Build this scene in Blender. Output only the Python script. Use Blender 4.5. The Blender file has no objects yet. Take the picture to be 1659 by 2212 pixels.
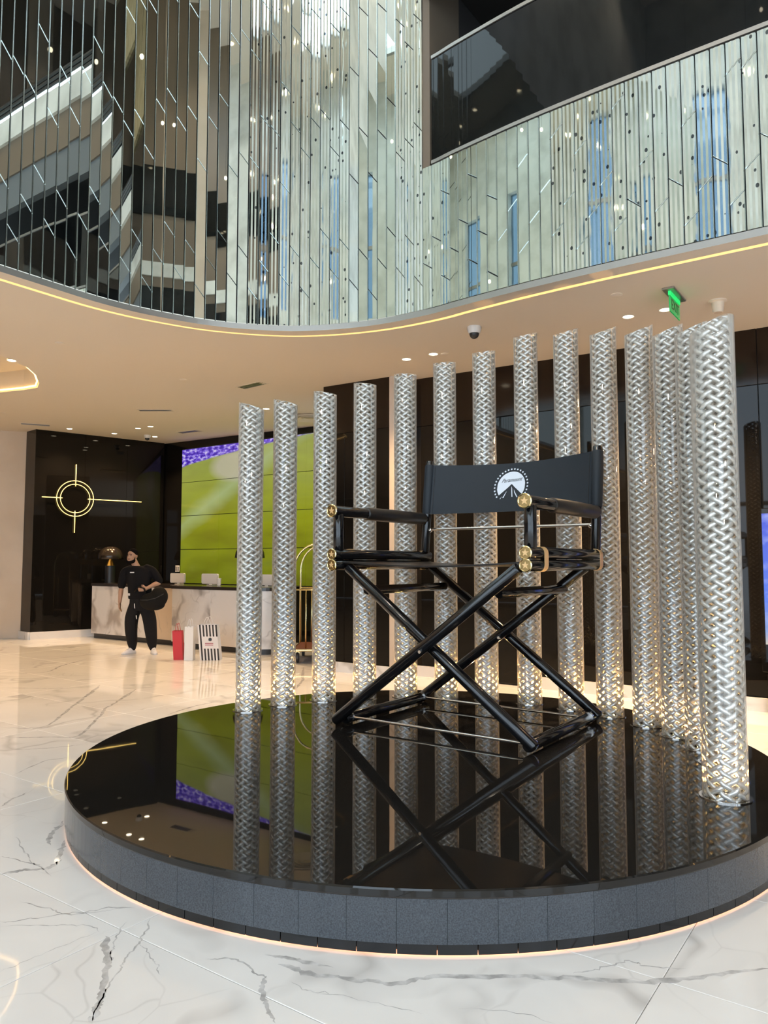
import bpy, bmesh, math, random
from mathutils import Vector, Matrix
from mathutils.geometry import tessellate_polygon
random.seed(7)
C = bpy.context.scene.collection
S = bpy.context.scene
PI = math.pi

# ------------------------------------------------------------------ camera, world, light, exposure
cam_d = bpy.data.cameras.new('camera')
cam_d.sensor_fit = 'VERTICAL'
cam_d.sensor_height = 36.0
cam_d.lens = 1610 / 2212 * 36.0
cam_d.clip_start = 0.05
cam = bpy.data.objects.new('camera', cam_d)
C.objects.link(cam)
cam.location = (0, 0, 1.55)
cam.rotation_euler = (PI/2 + 0.068, 0, math.radians(35.42))
S.camera = cam

w = bpy.data.worlds.new('sky'); S.world = w; w.use_nodes = True
bgn = w.node_tree.nodes['Background']
bgn.inputs['Color'].default_value = (0.70, 0.85, 1.0, 1)
bgn.inputs['Strength'].default_value = 4.7

S.view_settings.view_transform = 'Standard'
S.view_settings.look = 'None'
S.view_settings.gamma = 1.0
S.view_settings.use_curve_mapping = False
S.view_settings.exposure = 0.0
cy = S.cycles
cy.max_bounces = 5; cy.diffuse_bounces = 3; cy.glossy_bounces = 4
cy.transmission_bounces = 6; cy.transparent_max_bounces = 10
cy.use_light_tree = False; cy.light_sampling_threshold = 0.02
cy.caustics_reflective = False; cy.caustics_refractive = False
cy.sample_clamp_indirect = 5.0
cy.use_denoising = True

def portal(name, loc, rot, sx, sy):
    d = bpy.data.lights.new(name, 'AREA'); d.shape = 'RECTANGLE'; d.size = sx; d.size_y = sy
    d.cycles.is_portal = True
    o = bpy.data.objects.new(name, d); C.objects.link(o); o.location = loc; o.rotation_euler = rot
    return o
portal('entrance_daylight', (0, -9.0, 3.8), (PI/2, 0, PI), 14, 7.6)
portal('side_daylight', (7.0, -3.5, 3.8), (PI/2, 0, PI/2), 11, 7.6)
portal('roof_daylight', (0.5, -3.5, 17.9), (0, 0, 0), 5, 7)

# ------------------------------------------------------------------ helpers
def new_obj(name, me, parent=None):
    o = bpy.data.objects.new(name, me); C.objects.link(o)
    if parent is not None: o.parent = parent
    return o
def empty(name, loc=(0, 0, 0), rz=0.0):
    o = bpy.data.objects.new(name, None); C.objects.link(o); o.location = loc; o.rotation_euler = (0, 0, rz)
    o.empty_display_size = 0.1
    return o
def tag(o, label=None, cat=None, group=None, kind=None):
    if label: o['label'] = label
    if cat: o['category'] = cat
    if group: o['group'] = group
    if kind: o['kind'] = kind
    return o
class MB:
    def __init__(s): s.v = []; s.f = []; s.uv = None
    def quad(s, a, b, c, d):
        n = len(s.v); s.v += [a, b, c, d]; s.f.append((n, n+1, n+2, n+3)); return s
    def box(s, x0, x1, y0, y1, z0, z1):
        n = len(s.v)
        s.v += [(x0,y0,z0),(x1,y0,z0),(x1,y1,z0),(x0,y1,z0),(x0,y0,z1),(x1,y0,z1),(x1,y1,z1),(x0,y1,z1)]
        s.f += [tuple(n+i for i in q) for q in ((0,3,2,1),(4,5,6,7),(0,1,5,4),(1,2,6,5),(2,3,7,6),(3,0,4,7))]
        return s
    def bbox(s, x0, x1, y0, y1, z0, z1, b):
        # box with chamfered edges (rounded outline stack along z)
        def ring(i, z):
            return [(x0+i+b, y0+i, z), (x1-i-b, y0+i, z), (x1-i, y0+i+b, z), (x1-i, y1-i-b, z), (x1-i-b, y1-i, z), (x0+i+b, y1-i, z), (x0+i, y1-i-b, z), (x0+i, y0+i+b, z)]
        rings = [ring(b, z0), ring(0, z0+b), ring(0, z1-b), ring(b, z1)]
        s.loft(rings); return s
    def loft(s, rings, closed=True, caps=True):
        n = len(s.v); m = len(rings[0])
        for r in rings: s.v += [tuple(p) for p in r]
        for i in range(len(rings)-1):
            a = n+i*m; b = a+m
            for j in range(m if closed else m-1):
                k = (j+1) % m
                s.f.append((a+j, a+k, b+k, b+j))
        if caps and closed:
            s.f.append(tuple(n+j for j in reversed(range(m))))
            e = n+(len(rings)-1)*m
            s.f.append(tuple(e+j for j in range(m)))
        return s
    def tube(s, pts, r, seg=12, caps=True, closed=False):
        pts = [Vector(p) for p in pts]; N = len(pts)
        rr = r if isinstance(r, (list, tuple)) else [r]*N
        rings = []; up = None
        for i, p in enumerate(pts):
            if closed: t = pts[(i+1) % N]-pts[(i-1) % N]
            else: t = pts[min(i+1, N-1)]-pts[max(i-1, 0)]
            t.normalize()
            if up is None:
                up = Vector((0,0,1)) if abs(t.z) < 0.9 else Vector((1,0,0))
            x = t.cross(up)
            if x.length < 1e-6: x = t.orthogonal()
            x.normalize(); y = x.cross(t); y.normalize(); up = y
            rings.append([p+(x*math.cos(a)+y*math.sin(a))*rr[i] for a in [2*PI*j/seg for j in range(seg)]])
        if closed: rings.append(rings[0]); caps = False
        return s.loft(rings, True, caps)
    def lathe(s, prof, seg=24, cx=0, cy=0, caps=True):
        rings = [[(cx+r*math.cos(2*PI*j/seg), cy+r*math.sin(2*PI*j/seg), z) for j in range(seg)] for r, z in prof]
        return s.loft(rings, True, caps)
    def prism(s, poly, z0, z1):
        return s.loft([[(x, y, z0) for x, y in poly], [(x, y, z1) for x, y in poly]])
    def ellipsoid(s, c, r, seg=16, rings=10):
        prof = []
        for i in range(rings+1):
            a = -PI/2+PI*i/rings
            prof.append([(c[0]+r[0]*max(math.cos(a), 0.02)*math.cos(2*PI*j/seg), c[1]+r[1]*max(math.cos(a), 0.02)*math.sin(2*PI*j/seg), c[2]+r[2]*math.sin(a)) for j in range(seg)])
        return s.loft(prof)
    def mesh(s, name, m=None, smooth=False):
        me = bpy.data.meshes.new(name); me.from_pydata(s.v, [], s.f); me.update()
        if m is not None: me.materials.append(m)
        if smooth:
            for p in me.polygons: p.use_smooth = True
        return me
    def build(s, name, m, parent=None, smooth=False, auto=None):
        me = s.mesh(name, m, smooth or auto is not None)
        o = new_obj(name, me, parent)
        if auto is not None:
            try: me.set_sharp_from_angle(angle=math.radians(auto))
            except Exception: pass
        return o

def struct(o, label=None):
    o['kind'] = 'structure'
    if label: o['label'] = label
    return o

# ------------------------------------------------------------------ materials
MATS = {}
def mat(name, col, rough=0.5, metal=0.0, spec=0.5, coat=0.0, emit=None, es=0.0, ior=None):
    m = bpy.data.materials.new(name); m.use_nodes = True
    b = m.node_tree.nodes['Principled BSDF']
    b.inputs['Base Color'].default_value = (*col, 1)
    b.inputs['Roughness'].default_value = rough
    b.inputs['Metallic'].default_value = metal
    b.inputs['Specular IOR Level'].default_value = spec
    b.inputs['Coat Weight'].default_value = coat
    b.inputs['Coat Roughness'].default_value = 0.03
    if ior: b.inputs['IOR'].default_value = ior
    if emit:
        b.inputs['Emission Color'].default_value = (*emit, 1); b.inputs['Emission Strength'].default_value = es
    MATS[name] = m
    return m
def nd(m, t, **kw):
    n = m.node_tree.nodes.new(t)
    for k, v in kw.items(): setattr(n, k, v)
    return n
def lk(m, a, b): m.node_tree.links.new(a, b)
def pb(m): return m.node_tree.nodes['Principled BSDF']
def noise_bump(m, scale, strength, dist=0.02, detail=3, coord='Object', stretch=(1,1,1)):
    tc = nd(m, 'ShaderNodeTexCoord'); mp = nd(m, 'ShaderNodeMapping'); mp.inputs['Scale'].default_value = stretch
    n = nd(m, 'ShaderNodeTexNoise'); n.inputs['Scale'].default_value = scale; n.inputs['Detail'].default_value = detail
    b = nd(m, 'ShaderNodeBump'); b.inputs['Strength'].default_value = strength; b.inputs['Distance'].default_value = dist
    lk(m, tc.outputs[coord], mp.inputs['Vector']); lk(m, mp.outputs[0], n.inputs['Vector']); lk(m, n.outputs['Fac'], b.inputs['Height']); lk(m, b.outputs[0], pb(m).inputs['Normal'])
def noise_color(m, c0, c1, scale, detail=4, lo=0.35, hi=0.65, stretch=(1,1,1), rnd=False):
    tc = nd(m, 'ShaderNodeTexCoord'); mp = nd(m, 'ShaderNodeMapping'); mp.inputs['Scale'].default_value = stretch
    n = nd(m, 'ShaderNodeTexNoise'); n.inputs['Scale'].default_value = scale; n.inputs['Detail'].default_value = detail
    r = nd(m, 'ShaderNodeValToRGB')
    r.color_ramp.elements[0].position = lo; r.color_ramp.elements[0].color = (*c0, 1)
    r.color_ramp.elements[1].position = hi; r.color_ramp.elements[1].color = (*c1, 1)
    lk(m, tc.outputs['Object'], mp.inputs['Vector'])
    src = mp.outputs[0]
    if rnd:
        oi = nd(m, 'ShaderNodeObjectInfo'); mu = nd(m, 'ShaderNodeVectorMath', operation='SCALE'); ad = nd(m, 'ShaderNodeVectorMath', operation='ADD')
        cx = nd(m, 'ShaderNodeCombineXYZ'); 
        for k in range(3): lk(m, oi.outputs['Random'], cx.inputs[k])
        lk(m, cx.outputs[0], mu.inputs[0]); mu.inputs['Scale'].default_value = 37.0
        lk(m, src, ad.inputs[0]); lk(m, mu.outputs[0], ad.inputs[1]); src = ad.outputs[0]
    lk(m, src, n.inputs['Vector']); lk(m, n.outputs['Fac'], r.inputs['Fac']); lk(m, r.outputs[0], pb(m).inputs['Base Color'])

def marble(name, base, vein, cloud, rough=0.08, scale=1.0, vstr=1.0, rnd=True, thick=1.0, spec=0.5, coat=0.0):
    m = mat(name, base, rough, spec=spec, coat=coat)
    tc = nd(m, 'ShaderNodeTexCoord'); src = tc.outputs['Object']
    if rnd:
        oi = nd(m, 'ShaderNodeObjectInfo'); cx = nd(m, 'ShaderNodeCombineXYZ')
        mu = nd(m, 'ShaderNodeVectorMath', operation='SCALE'); mu.inputs['Scale'].default_value = 53.0
        ad = nd(m, 'ShaderNodeVectorMath', operation='ADD')
        for k in range(3): lk(m, oi.outputs['Random'], cx.inputs[k])
        lk(m, cx.outputs[0], mu.inputs[0]); lk(m, src, ad.inputs[0]); lk(m, mu.outputs[0], ad.inputs[1]); src = ad.outputs[0]
    dn = nd(m, 'ShaderNodeTexNoise'); dn.inputs['Scale'].default_value = 0.9*scale; dn.inputs['Detail'].default_value = 3; dn.inputs['Roughness'].default_value = 0.6
    lk(m, src, dn.inputs['Vector'])
    sb = nd(m, 'ShaderNodeVectorMath', operation='SUBTRACT'); sb.inputs[1].default_value = (.5,.5,.5)
    sc = nd(m, 'ShaderNodeVectorMath', operation='SCALE'); sc.inputs['Scale'].default_value = 1.5/scale
    a2 = nd(m, 'ShaderNodeVectorMath', operation='ADD')
    lk(m, dn.outputs['Color'], sb.inputs[0]); lk(m, sb.outputs[0], sc.inputs[0]); lk(m, src, a2.inputs[0]); lk(m, sc.outputs[0], a2.inputs[1])
    cn = nd(m, 'ShaderNodeTexNoise'); cn.inputs['Scale'].default_value = 1.6*scale; cn.inputs['Detail'].default_value = 3
    lk(m, a2.outputs[0], cn.inputs['Vector'])
    def veins(vs, th, lo, hi, stren, st):
        mp = nd(m, 'ShaderNodeMapping'); mp.inputs['Scale'].default_value = st; mp.inputs['Rotation'].default_value = (0.3, 0.2, 0.6)
        lk(m, a2.outputs[0], mp.inputs['Vector'])
        vo = nd(m, 'ShaderNodeTexVoronoi', feature='DISTANCE_TO_EDGE'); vo.inputs['Scale'].default_value = vs*scale
        lk(m, mp.outputs[0], vo.inputs['Vector'])
        mr = nd(m, 'ShaderNodeMapRange'); mr.inputs['From Min'].default_value = 0; mr.inputs['From Max'].default_value = th*thick
        mr.inputs['To Min'].default_value = 1; mr.inputs['To Max'].default_value = 0
        lk(m, vo.outputs['Distance'], mr.inputs['Value'])
        mm = nd(m, 'ShaderNodeMapRange'); mm.inputs['From Min'].default_value = lo; mm.inputs['From Max'].default_value = hi; mm.inputs['To Max'].default_value = stren*vstr
        lk(m, cn.outputs['Fac'], mm.inputs['Value'])
        mx = nd(m, 'ShaderNodeMath', operation='MULTIPLY'); lk(m, mr.outputs[0], mx.inputs[0]); lk(m, mm.outputs[0], mx.inputs[1])
        return mx.outputs[0]
    v1 = veins(0.8, 0.035, 0.42, 0.6, 0.85, (1.0, 0.55, 1))
    v2 = veins(2.1, 0.016, 0.45, 0.7, 0.5, (1, 0.7, 1))
    cr = nd(m, 'ShaderNodeMapRange'); cr.inputs['From Min'].default_value = 0.45; cr.inputs['From Max'].default_value = 0.8; cr.inputs['To Max'].default_value = 0.7
    lk(m, cn.outputs['Fac'], cr.inputs['Value'])
    m1 = nd(m, 'ShaderNodeMix', data_type='RGBA'); m1.inputs['A'].default_value = (*base, 1); m1.inputs['B'].default_value = (*cloud, 1); lk(m, cr.outputs[0], m1.inputs['Factor'])
    mx = nd(m, 'ShaderNodeMath', operation='MAXIMUM'); lk(m, v1, mx.inputs[0]); lk(m, v2, mx.inputs[1])
    m2 = nd(m, 'ShaderNodeMix', data_type='RGBA'); m2.inputs['B'].default_value = (*vein, 1); lk(m, m1.outputs['Result'], m2.inputs['A']); lk(m, mx.outputs[0], m2.inputs['Factor'])
    lk(m, m2.outputs['Result'], pb(m).inputs['Base Color'])
    return m

M_floor = marble('floor_marble', (0.86, 0.845, 0.82), (0.36, 0.34, 0.32), (0.74, 0.72, 0.70), rough=0.035, scale=0.8, vstr=0.55)
M_counter = marble('counter_marble', (0.86, 0.82, 0.79), (0.40, 0.36, 0.34), (0.72, 0.68, 0.66), rough=0.1, scale=1.0, thick=2.6, vstr=1.5)
M_tan = marble('tan_marble', (0.70, 0.56, 0.42), (0.40, 0.33, 0.28), (0.62, 0.50, 0.38), rough=0.12, scale=1.0)
M_wallmarble = mat('wall_marble', (0.78, 0.78, 0.72), 0.25)
noise_color(M_wallmarble, (0.82, 0.82, 0.76), (0.52, 0.52, 0.47), 1.1, 5, 0.45, 0.75)
M_base = marble('baseboard_marble', (0.86, 0.84, 0.83), (0.5, 0.48, 0.46), (0.76, 0.74, 0.73), rough=0.12)
M_ceil = mat('ceiling_paint', (0.84, 0.74, 0.62), 0.85, spec=0.2)
M_beige = mat('beige_plaster', (0.62, 0.54, 0.45), 0.55)
noise_color(M_beige, (0.66, 0.54, 0.42), (0.72, 0.60, 0.48), 1.5)
M_stone = marble('beige_stone', (0.62, 0.53, 0.45), (0.46, 0.37, 0.30), (0.56, 0.47, 0.39), rough=0.25)
M_black = mat('black_glass_wall', (0.006, 0.0055, 0.005), 0.025, spec=0.22)
M_brownblack = mat('brown_black_lacquer', (0.010, 0.006, 0.004), 0.12, spec=0.25)
M_granite = mat('black_polished_granite', (0.012, 0.011, 0.010), 0.018, spec=0.42)
noise_bump(M_granite, 2.2, 0.012, 0.02, 2)
M_side = mat('dark_honed_granite', (0.05, 0.056, 0.062), 0.17, spec=0.55)
noise_color(M_side, (0.028, 0.033, 0.040), (0.068, 0.078, 0.092), 170, 3, 0.3, 0.7, rnd=True)
M_plinth = mat('black_plinth_tile', (0.006, 0.006, 0.007), 0.15)
M_grout = mat('grey_grout', (0.16, 0.16, 0.16), 0.8)
M_chairblack = mat('black_lacquered_wood', (0.005, 0.005, 0.006), 0.12, spec=0.5, coat=0.15)
M_leather = mat('black_leather', (0.014, 0.012, 0.011), 0.33)
noise_bump(M_leather, 180, 0.12, 0.002)
M_cloth = mat('navy_canvas', (0.016, 0.022, 0.030), 0.55, spec=0.35)
noise_bump(M_cloth, 240, 0.12, 0.002)
M_brass = mat('polished_brass', (0.86, 0.70, 0.36), 0.16, 1.0)
M_goldband = mat('gold_band', (0.82, 0.54, 0.26), 0.45, 0.4)
M_chrome = mat('chrome', (0.78, 0.74, 0.70), 0.12, 1.0)
M_white = mat('white_print', (0.80, 0.86, 0.95), 0.5)
M_whiteplastic = mat('white_plastic', (0.84, 0.80, 0.76), 0.35)
M_dark = mat('dark_plastic', (0.02, 0.02, 0.022), 0.4)
M_trimgrey = mat('grey_metal_trim', (0.42, 0.40, 0.37), 0.35, 0.8)
M_mirror = mat('mirror_flat', (0.80, 0.84, 0.78), 0.012, 1.0)
noise_bump(M_mirror, 1.6, 0.015, 0.02, 1)
M_mirror_rib = mat('mirror_ribbed', (0.83, 0.88, 0.82), 0.03, 1.0)
noise_bump(M_mirror_rib, 5.0, 0.06, 0.02, 2, stretch=(1, 1, 0.35))
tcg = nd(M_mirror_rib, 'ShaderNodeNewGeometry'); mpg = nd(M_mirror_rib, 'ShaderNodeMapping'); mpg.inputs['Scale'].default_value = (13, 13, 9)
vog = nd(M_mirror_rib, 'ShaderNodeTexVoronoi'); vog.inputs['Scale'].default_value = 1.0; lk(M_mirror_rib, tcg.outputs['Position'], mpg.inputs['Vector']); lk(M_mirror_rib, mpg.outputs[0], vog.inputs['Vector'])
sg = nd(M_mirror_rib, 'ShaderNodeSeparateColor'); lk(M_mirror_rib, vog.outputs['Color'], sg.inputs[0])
g1 = nd(M_mirror_rib, 'ShaderNodeMath', operation='LESS_THAN'); g1.inputs[1].default_value = 0.17; lk(M_mirror_rib, vog.outputs['Distance'], g1.inputs[0])  # dark dots painted into the mirror colour, standing in for small reflections
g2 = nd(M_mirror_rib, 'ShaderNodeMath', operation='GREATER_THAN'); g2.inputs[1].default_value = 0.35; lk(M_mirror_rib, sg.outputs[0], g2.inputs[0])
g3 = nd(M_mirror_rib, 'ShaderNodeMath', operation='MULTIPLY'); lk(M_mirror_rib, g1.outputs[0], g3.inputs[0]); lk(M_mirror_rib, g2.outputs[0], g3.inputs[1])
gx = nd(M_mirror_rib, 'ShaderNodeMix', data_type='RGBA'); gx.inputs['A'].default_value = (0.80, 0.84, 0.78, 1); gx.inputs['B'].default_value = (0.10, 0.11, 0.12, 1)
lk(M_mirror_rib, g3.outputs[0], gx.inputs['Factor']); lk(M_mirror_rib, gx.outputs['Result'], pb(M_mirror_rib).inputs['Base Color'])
M_edge = mat('mirror_bevel_edge', (0.80, 0.84, 0.82), 0.18, 1.0)
M_backing = mat('mirror_backing', (0.03, 0.032, 0.03), 0.6)
M_darkglass = mat('dark_glass', (0.004, 0.0045, 0.005), 0.02, spec=0.3)
M_gallery = mat('dark_gallery_paint', (0.035, 0.032, 0.03), 0.6)
M_bluegrey = mat('blue_grey_panel', (0.16, 0.175, 0.185), 0.35)
M_bronze = mat('bronze_panel', (0.19, 0.145, 0.105), 0.35)
M_gold = mat('gold_leaf_panel', (0.44, 0.36, 0.20), 0.4, 0.3)
noise_color(M_gold, (0.34, 0.27, 0.14), (0.52, 0.44, 0.27), 8, 4, stretch=(1, 1, 0.3))
M_tint = bpy.data.materials.new('tinted_window_glass'); M_tint.use_nodes = True; M_tint.node_tree.nodes.clear()
_o = M_tint.node_tree.nodes.new('ShaderNodeOutputMaterial'); _tr = M_tint.node_tree.nodes.new('ShaderNodeBsdfTransparent'); _tr.inputs[0].default_value = (0.29, 0.35, 0.41, 1)
_g = M_tint.node_tree.nodes.new('ShaderNodeBsdfGlossy'); _g.inputs[1].default_value = 0.02; _m = M_tint.node_tree.nodes.new('ShaderNodeMixShader'); _m.inputs[0].default_value = 0.08
M_tint.node_tree.links.new(_tr.outputs[0], _m.inputs[1]); M_tint.node_tree.links.new(_g.outputs[0], _m.inputs[2]); M_tint.node_tree.links.new(_m.outputs[0], _o.inputs[0])
M_led = mat('warm_led_strip', (0.9, 0.7, 0.4), 0.5, emit=(1.0, 0.60, 0.22), es=5.0)
M_lens = mat('downlight_lens', (1, 0.95, 0.85), 0.5, emit=(1.0, 0.86, 0.62), es=14.0)
M_uplens = mat('uplight_lens', (1, 0.9, 0.7), 0.5, emit=(1.0, 0.74, 0.30), es=16.0)
M_neon = mat('gold_neon_tube', (1, 0.85, 0.4), 0.5, emit=(1.0, 0.66, 0.17), es=2.6)
M_coffer = mat('coffer_paint', (0.80, 0.70, 0.55), 0.8)

# woven glass: clear rods that pass, scatter and mirror the light around them
M_weave = bpy.data.materials.new('woven_clear_glass'); M_weave.use_nodes = True
_nt = M_weave.node_tree; _nt.nodes.clear(); _o = _nt.nodes.new('ShaderNodeOutputMaterial')
_d = _nt.nodes.new('ShaderNodeBsdfDiffuse'); _d.inputs[0].default_value = (0.98, 0.945, 0.885, 1)
_t = _nt.nodes.new('ShaderNodeBsdfTranslucent'); _t.inputs[0].default_value = (0.98, 0.945, 0.885, 1)
_g = _nt.nodes.new('ShaderNodeBsdfGlossy'); _g.inputs[0].default_value = (1, 1, 1, 1); _g.inputs[1].default_value = 0.09
_a = _nt.nodes.new('ShaderNodeMixShader'); _a.inputs[0].default_value = 0.42; _b = _nt.nodes.new('ShaderNodeMixShader'); _b.inputs[0].default_value = 0.36
_nt.links.new(_d.outputs[0], _a.inputs[1]); _nt.links.new(_t.outputs[0], _a.inputs[2]); _nt.links.new(_a.outputs[0], _b.inputs[1]); _nt.links.new(_g.outputs[0], _b.inputs[2]); _nt.links.new(_b.outputs[0], _o.inputs[0])
M_tube = bpy.data.materials.new('clear_glass_tube'); M_tube.use_nodes = True
_nt = M_tube.node_tree; _nt.nodes.clear(); _o = _nt.nodes.new('ShaderNodeOutputMaterial')
_tr = _nt.nodes.new('ShaderNodeBsdfTransparent'); _tr.inputs[0].default_value = (0.985, 0.985, 0.98, 1)
_d = _nt.nodes.new('ShaderNodeBsdfDiffuse'); _d.inputs[0].default_value = (0.92, 0.89, 0.84, 1); _t = _nt.nodes.new('ShaderNodeBsdfTranslucent'); _t.inputs[0].default_value = (0.92, 0.89, 0.84, 1)
_a = _nt.nodes.new('ShaderNodeMixShader'); _a.inputs[0].default_value = 0.5; _nt.links.new(_d.outputs[0], _a.inputs[1]); _nt.links.new(_t.outputs[0], _a.inputs[2])
_lw = _nt.nodes.new('ShaderNodeLayerWeight'); _lw.inputs[0].default_value = 0.5
_mr = _nt.nodes.new('ShaderNodeMapRange'); _mr.inputs['From Min'].default_value = 0.45; _mr.inputs['From Max'].default_value = 0.95; _mr.inputs['To Max'].default_value = 0.55; _nt.links.new(_lw.outputs['Facing'], _mr.inputs['Value'])
_m1 = _nt.nodes.new('ShaderNodeMixShader'); _nt.links.new(_mr.outputs[0], _m1.inputs[0]); _nt.links.new(_tr.outputs[0], _m1.inputs[1]); _nt.links.new(_a.outputs[0], _m1.inputs[2])
_g = _nt.nodes.new('ShaderNodeBsdfGlossy'); _g.inputs[1].default_value = 0.03; _m2 = _nt.nodes.new('ShaderNodeMixShader'); _m2.inputs[0].default_value = 0.05
_nt.links.new(_m1.outputs[0], _m2.inputs[1]); _nt.links.new(_g.outputs[0], _m2.inputs[2]); _nt.links.new(_m2.outputs[0], _o.inputs[0])
M_greenglass = mat('green_sign_glass', (0.02, 0.35, 0.10), 0.15, emit=(0.01, 0.35, 0.08), es=0.55)
M_greenlit = mat('green_sign_edge', (0.02, 0.6, 0.15), 0.2, emit=(0.02, 0.75, 0.16), es=0.9)
M_signdark = mat('sign_letters', (0.05, 0.10, 0.03), 0.5)

def cz(u): return 4.1 - 0.01677*(u + 3.25)      # underside of the lobby ceiling

# ------------------------------------------------------------------ floor
fl = MB().box(-26, 12, -14, 22, -0.25, -0.012).build('floor', M_floor)
struct(fl, 'polished white marble floor with grey veins')
TU, TV = 1.96, 0.93
tile_me = None
def tile_mesh():
    b = 0.0025; g = 0.0012
    x0, x1, y0, y1 = g, TU-g, g, TV-g
    m = MB()
    r0 = [(x0, y0, -0.012), (x1, y0, -0.012), (x1, y1, -0.012), (x0, y1, -0.012)]
    r1 = [(x0, y0, -b*0.6), (x1, y0, -b*0.6), (x1, y1, -b*0.6), (x0, y1, -b*0.6)]
    r2 = [(x0+b, y0+b, 0), (x1-b, y0+b, 0), (x1-b, y1-b, 0), (x0+b, y1-b, 0)]
    return m.loft([r0, r1, r2]).mesh('floor_tile', M_floor)
tile_me = tile_mesh()
cosy, siny = math.cos(math.radians(35.42)), math.sin(math.radians(35.42))
for iu in range(-9, 5):
    for iv in range(-3, 12):
        u0 = -0.83 + iu*TU; v0 = 2.95 + (iv-2)*TV
        cu, cv = u0+TU/2, v0+TV/2
        dep = -siny*cu + cosy*cv; lat = cosy*cu + siny*cv
        if dep < 0.9 or abs(lat) > dep*0.54+1.6 or v0 > 10.4 or u0 < -17: continue
        o = new_obj('floor_tile', tile_me, fl); o.location = (u0, v0, 0)

# grey veins that run through the slabs in the foreground (points: x, y, half width)
VEINS = [[(-2.322,1.566,0.0031),(-2.406,1.652,0.0033),(-2.475,1.738,0.0035),(-2.549,1.831,0.0037),(-2.591,1.905,0.0039),(-2.646,1.998,0.0041),(-2.698,2.059,0.0042),(-2.776,2.149,0.0045)],[(-2.807,1.948,0.0183),(-2.69,1.873,0.0172),(-2.594,1.8,0.0162),(-2.461,1.7,0.0149),(-2.37,1.621,0.0139),(-2.319,1.568,0.0134)],[(-3.285,1.756,0.004),(-3.185,1.885,0.004),(-3.084,1.999,0.004),(-3.014,2.098,0.0041),(-2.922,2.185,0.0041)],[(-3.244,1.735,0.003),(-3.055,1.889,0.003),(-2.96,1.957,0.003),(-2.852,1.97,0.0029)],[(-3.407,1.908,0.0037),(-3.22,1.951,0.0035),(-3.127,1.968,0.0034),(-3.016,2.069,0.0034),(-2.957,2.149,0.0035)],[(-2.842,2.081,0.0033),(-2.761,1.972,0.0031),(-2.7,1.901,0.0029),(-2.603,1.826,0.0028)],[(-2.646,1.998,0.0025),(-2.541,1.962,0.0023),(-2.455,1.931,0.0022),(-2.383,1.898,0.0022)],[(-3.779,2.011,0.0151),(-3.732,2.107,0.0153),(-3.658,2.187,0.0154),(-3.692,2.294,0.016)],[(-4.219,2.323,0.0046),(-3.99,2.236,0.0042),(-3.805,2.176,0.004),(-3.713,2.177,0.0039)],[(-4.241,2.633,0.0173),(-4.098,2.48,0.0162),(-3.932,2.358,0.0151)],[(-3.661,2.242,0.0137),(-3.801,2.354,0.0146),(-3.948,2.455,0.0155)],[(-4.007,2.13,0.0041),(-3.879,2.16,0.004),(-3.713,2.177,0.0039),(-3.567,2.155,0.0037)],[(-1.881,2.31,0.0109),(-2.044,2.26,0.0112),(-2.173,2.219,0.0115)],[(-2.052,2.118,0.0106),(-1.991,2.035,0.01),(-1.908,1.98,0.0095),(-1.822,1.921,0.009)],[(-2.329,2.066,0.005),(-2.231,2.127,0.005),(-2.106,2.111,0.0048),(-2.043,2.109,0.0047)],[(-1.954,2.142,0.0029),(-1.848,2.151,0.0028),(-1.779,2.185,0.0028)],[(-2.071,2.204,0.0147),(-1.935,2.221,0.0142),(-1.774,2.288,0.0139),(-1.629,2.366,0.0137),(-1.515,2.496,0.014),(-1.288,2.657,0.0141),(-1.101,2.767,0.0141),(-0.852,2.918,0.0141),(-0.702,3.074,0.0146),(-0.522,3.277,0.0153)],[(-1.116,2.803,0.0036),(-1.039,2.909,0.0037),(-0.968,3.013,0.0038),(-0.9,3.008,0.0037),(-0.774,3.073,0.0037)],[(-1.82,2.138,0.002),(-1.651,2.213,0.0019),(-1.433,2.261,0.0018)],[(-6.66,3.504,0.0134),(-6.356,3.763,0.0134),(-6.193,3.966,0.0135),(-6.729,4.518,0.0158),(-7.106,4.863,0.0173),(-7.305,5.144,0.0184),(-7.881,5.821,0.0213)],[(-7.086,3.724,0.0147),(-6.793,3.981,0.0147),(-7.28,4.496,0.0168),(-8.018,5.247,0.0202),(-8.513,5.758,0.0226)],[(-9.32,4.882,0.0119),(-8.866,5.162,0.0117),(-8.472,5.484,0.0116)],[(-10.563,5.525,0.0144),(-10.132,5.941,0.0144),(-10.597,6.492,0.0158),(-10.945,7.112,0.0172)],[(-5.451,2.98,0.0074),(-5.618,3.317,0.0081),(-5.557,3.479,0.0083)],[(-6.236,3.284,0.0065),(-5.966,3.572,0.0065),(-5.86,3.803,0.0067)],[(-2.892,1.552,0.0015),(-2.895,1.663,0.0016),(-2.881,1.79,0.0016),(-2.86,1.949,0.0017)],[(-4.971,2.818,0.009),(-4.879,2.642,0.0085),(-4.817,2.549,0.0082)],[(-6.277,5.007,0.016),(-6.434,5.499,0.0174),(-6.414,5.949,0.0185)],[(-6.277,6.962,0.0174),(-6.667,7.484,0.0193),(-7.522,8.493,0.0232)],[(-1.049,2.472,0.0016),(-1.175,2.452,0.0017),(-1.344,2.364,0.0017)]]
M_vein = mat('grey_marble_vein', (0.42, 0.41, 0.40), 0.035)
noise_color(M_vein, (0.40, 0.39, 0.38), (0.72, 0.71, 0.70), 16, 5, 0.35, 0.65)
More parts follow.
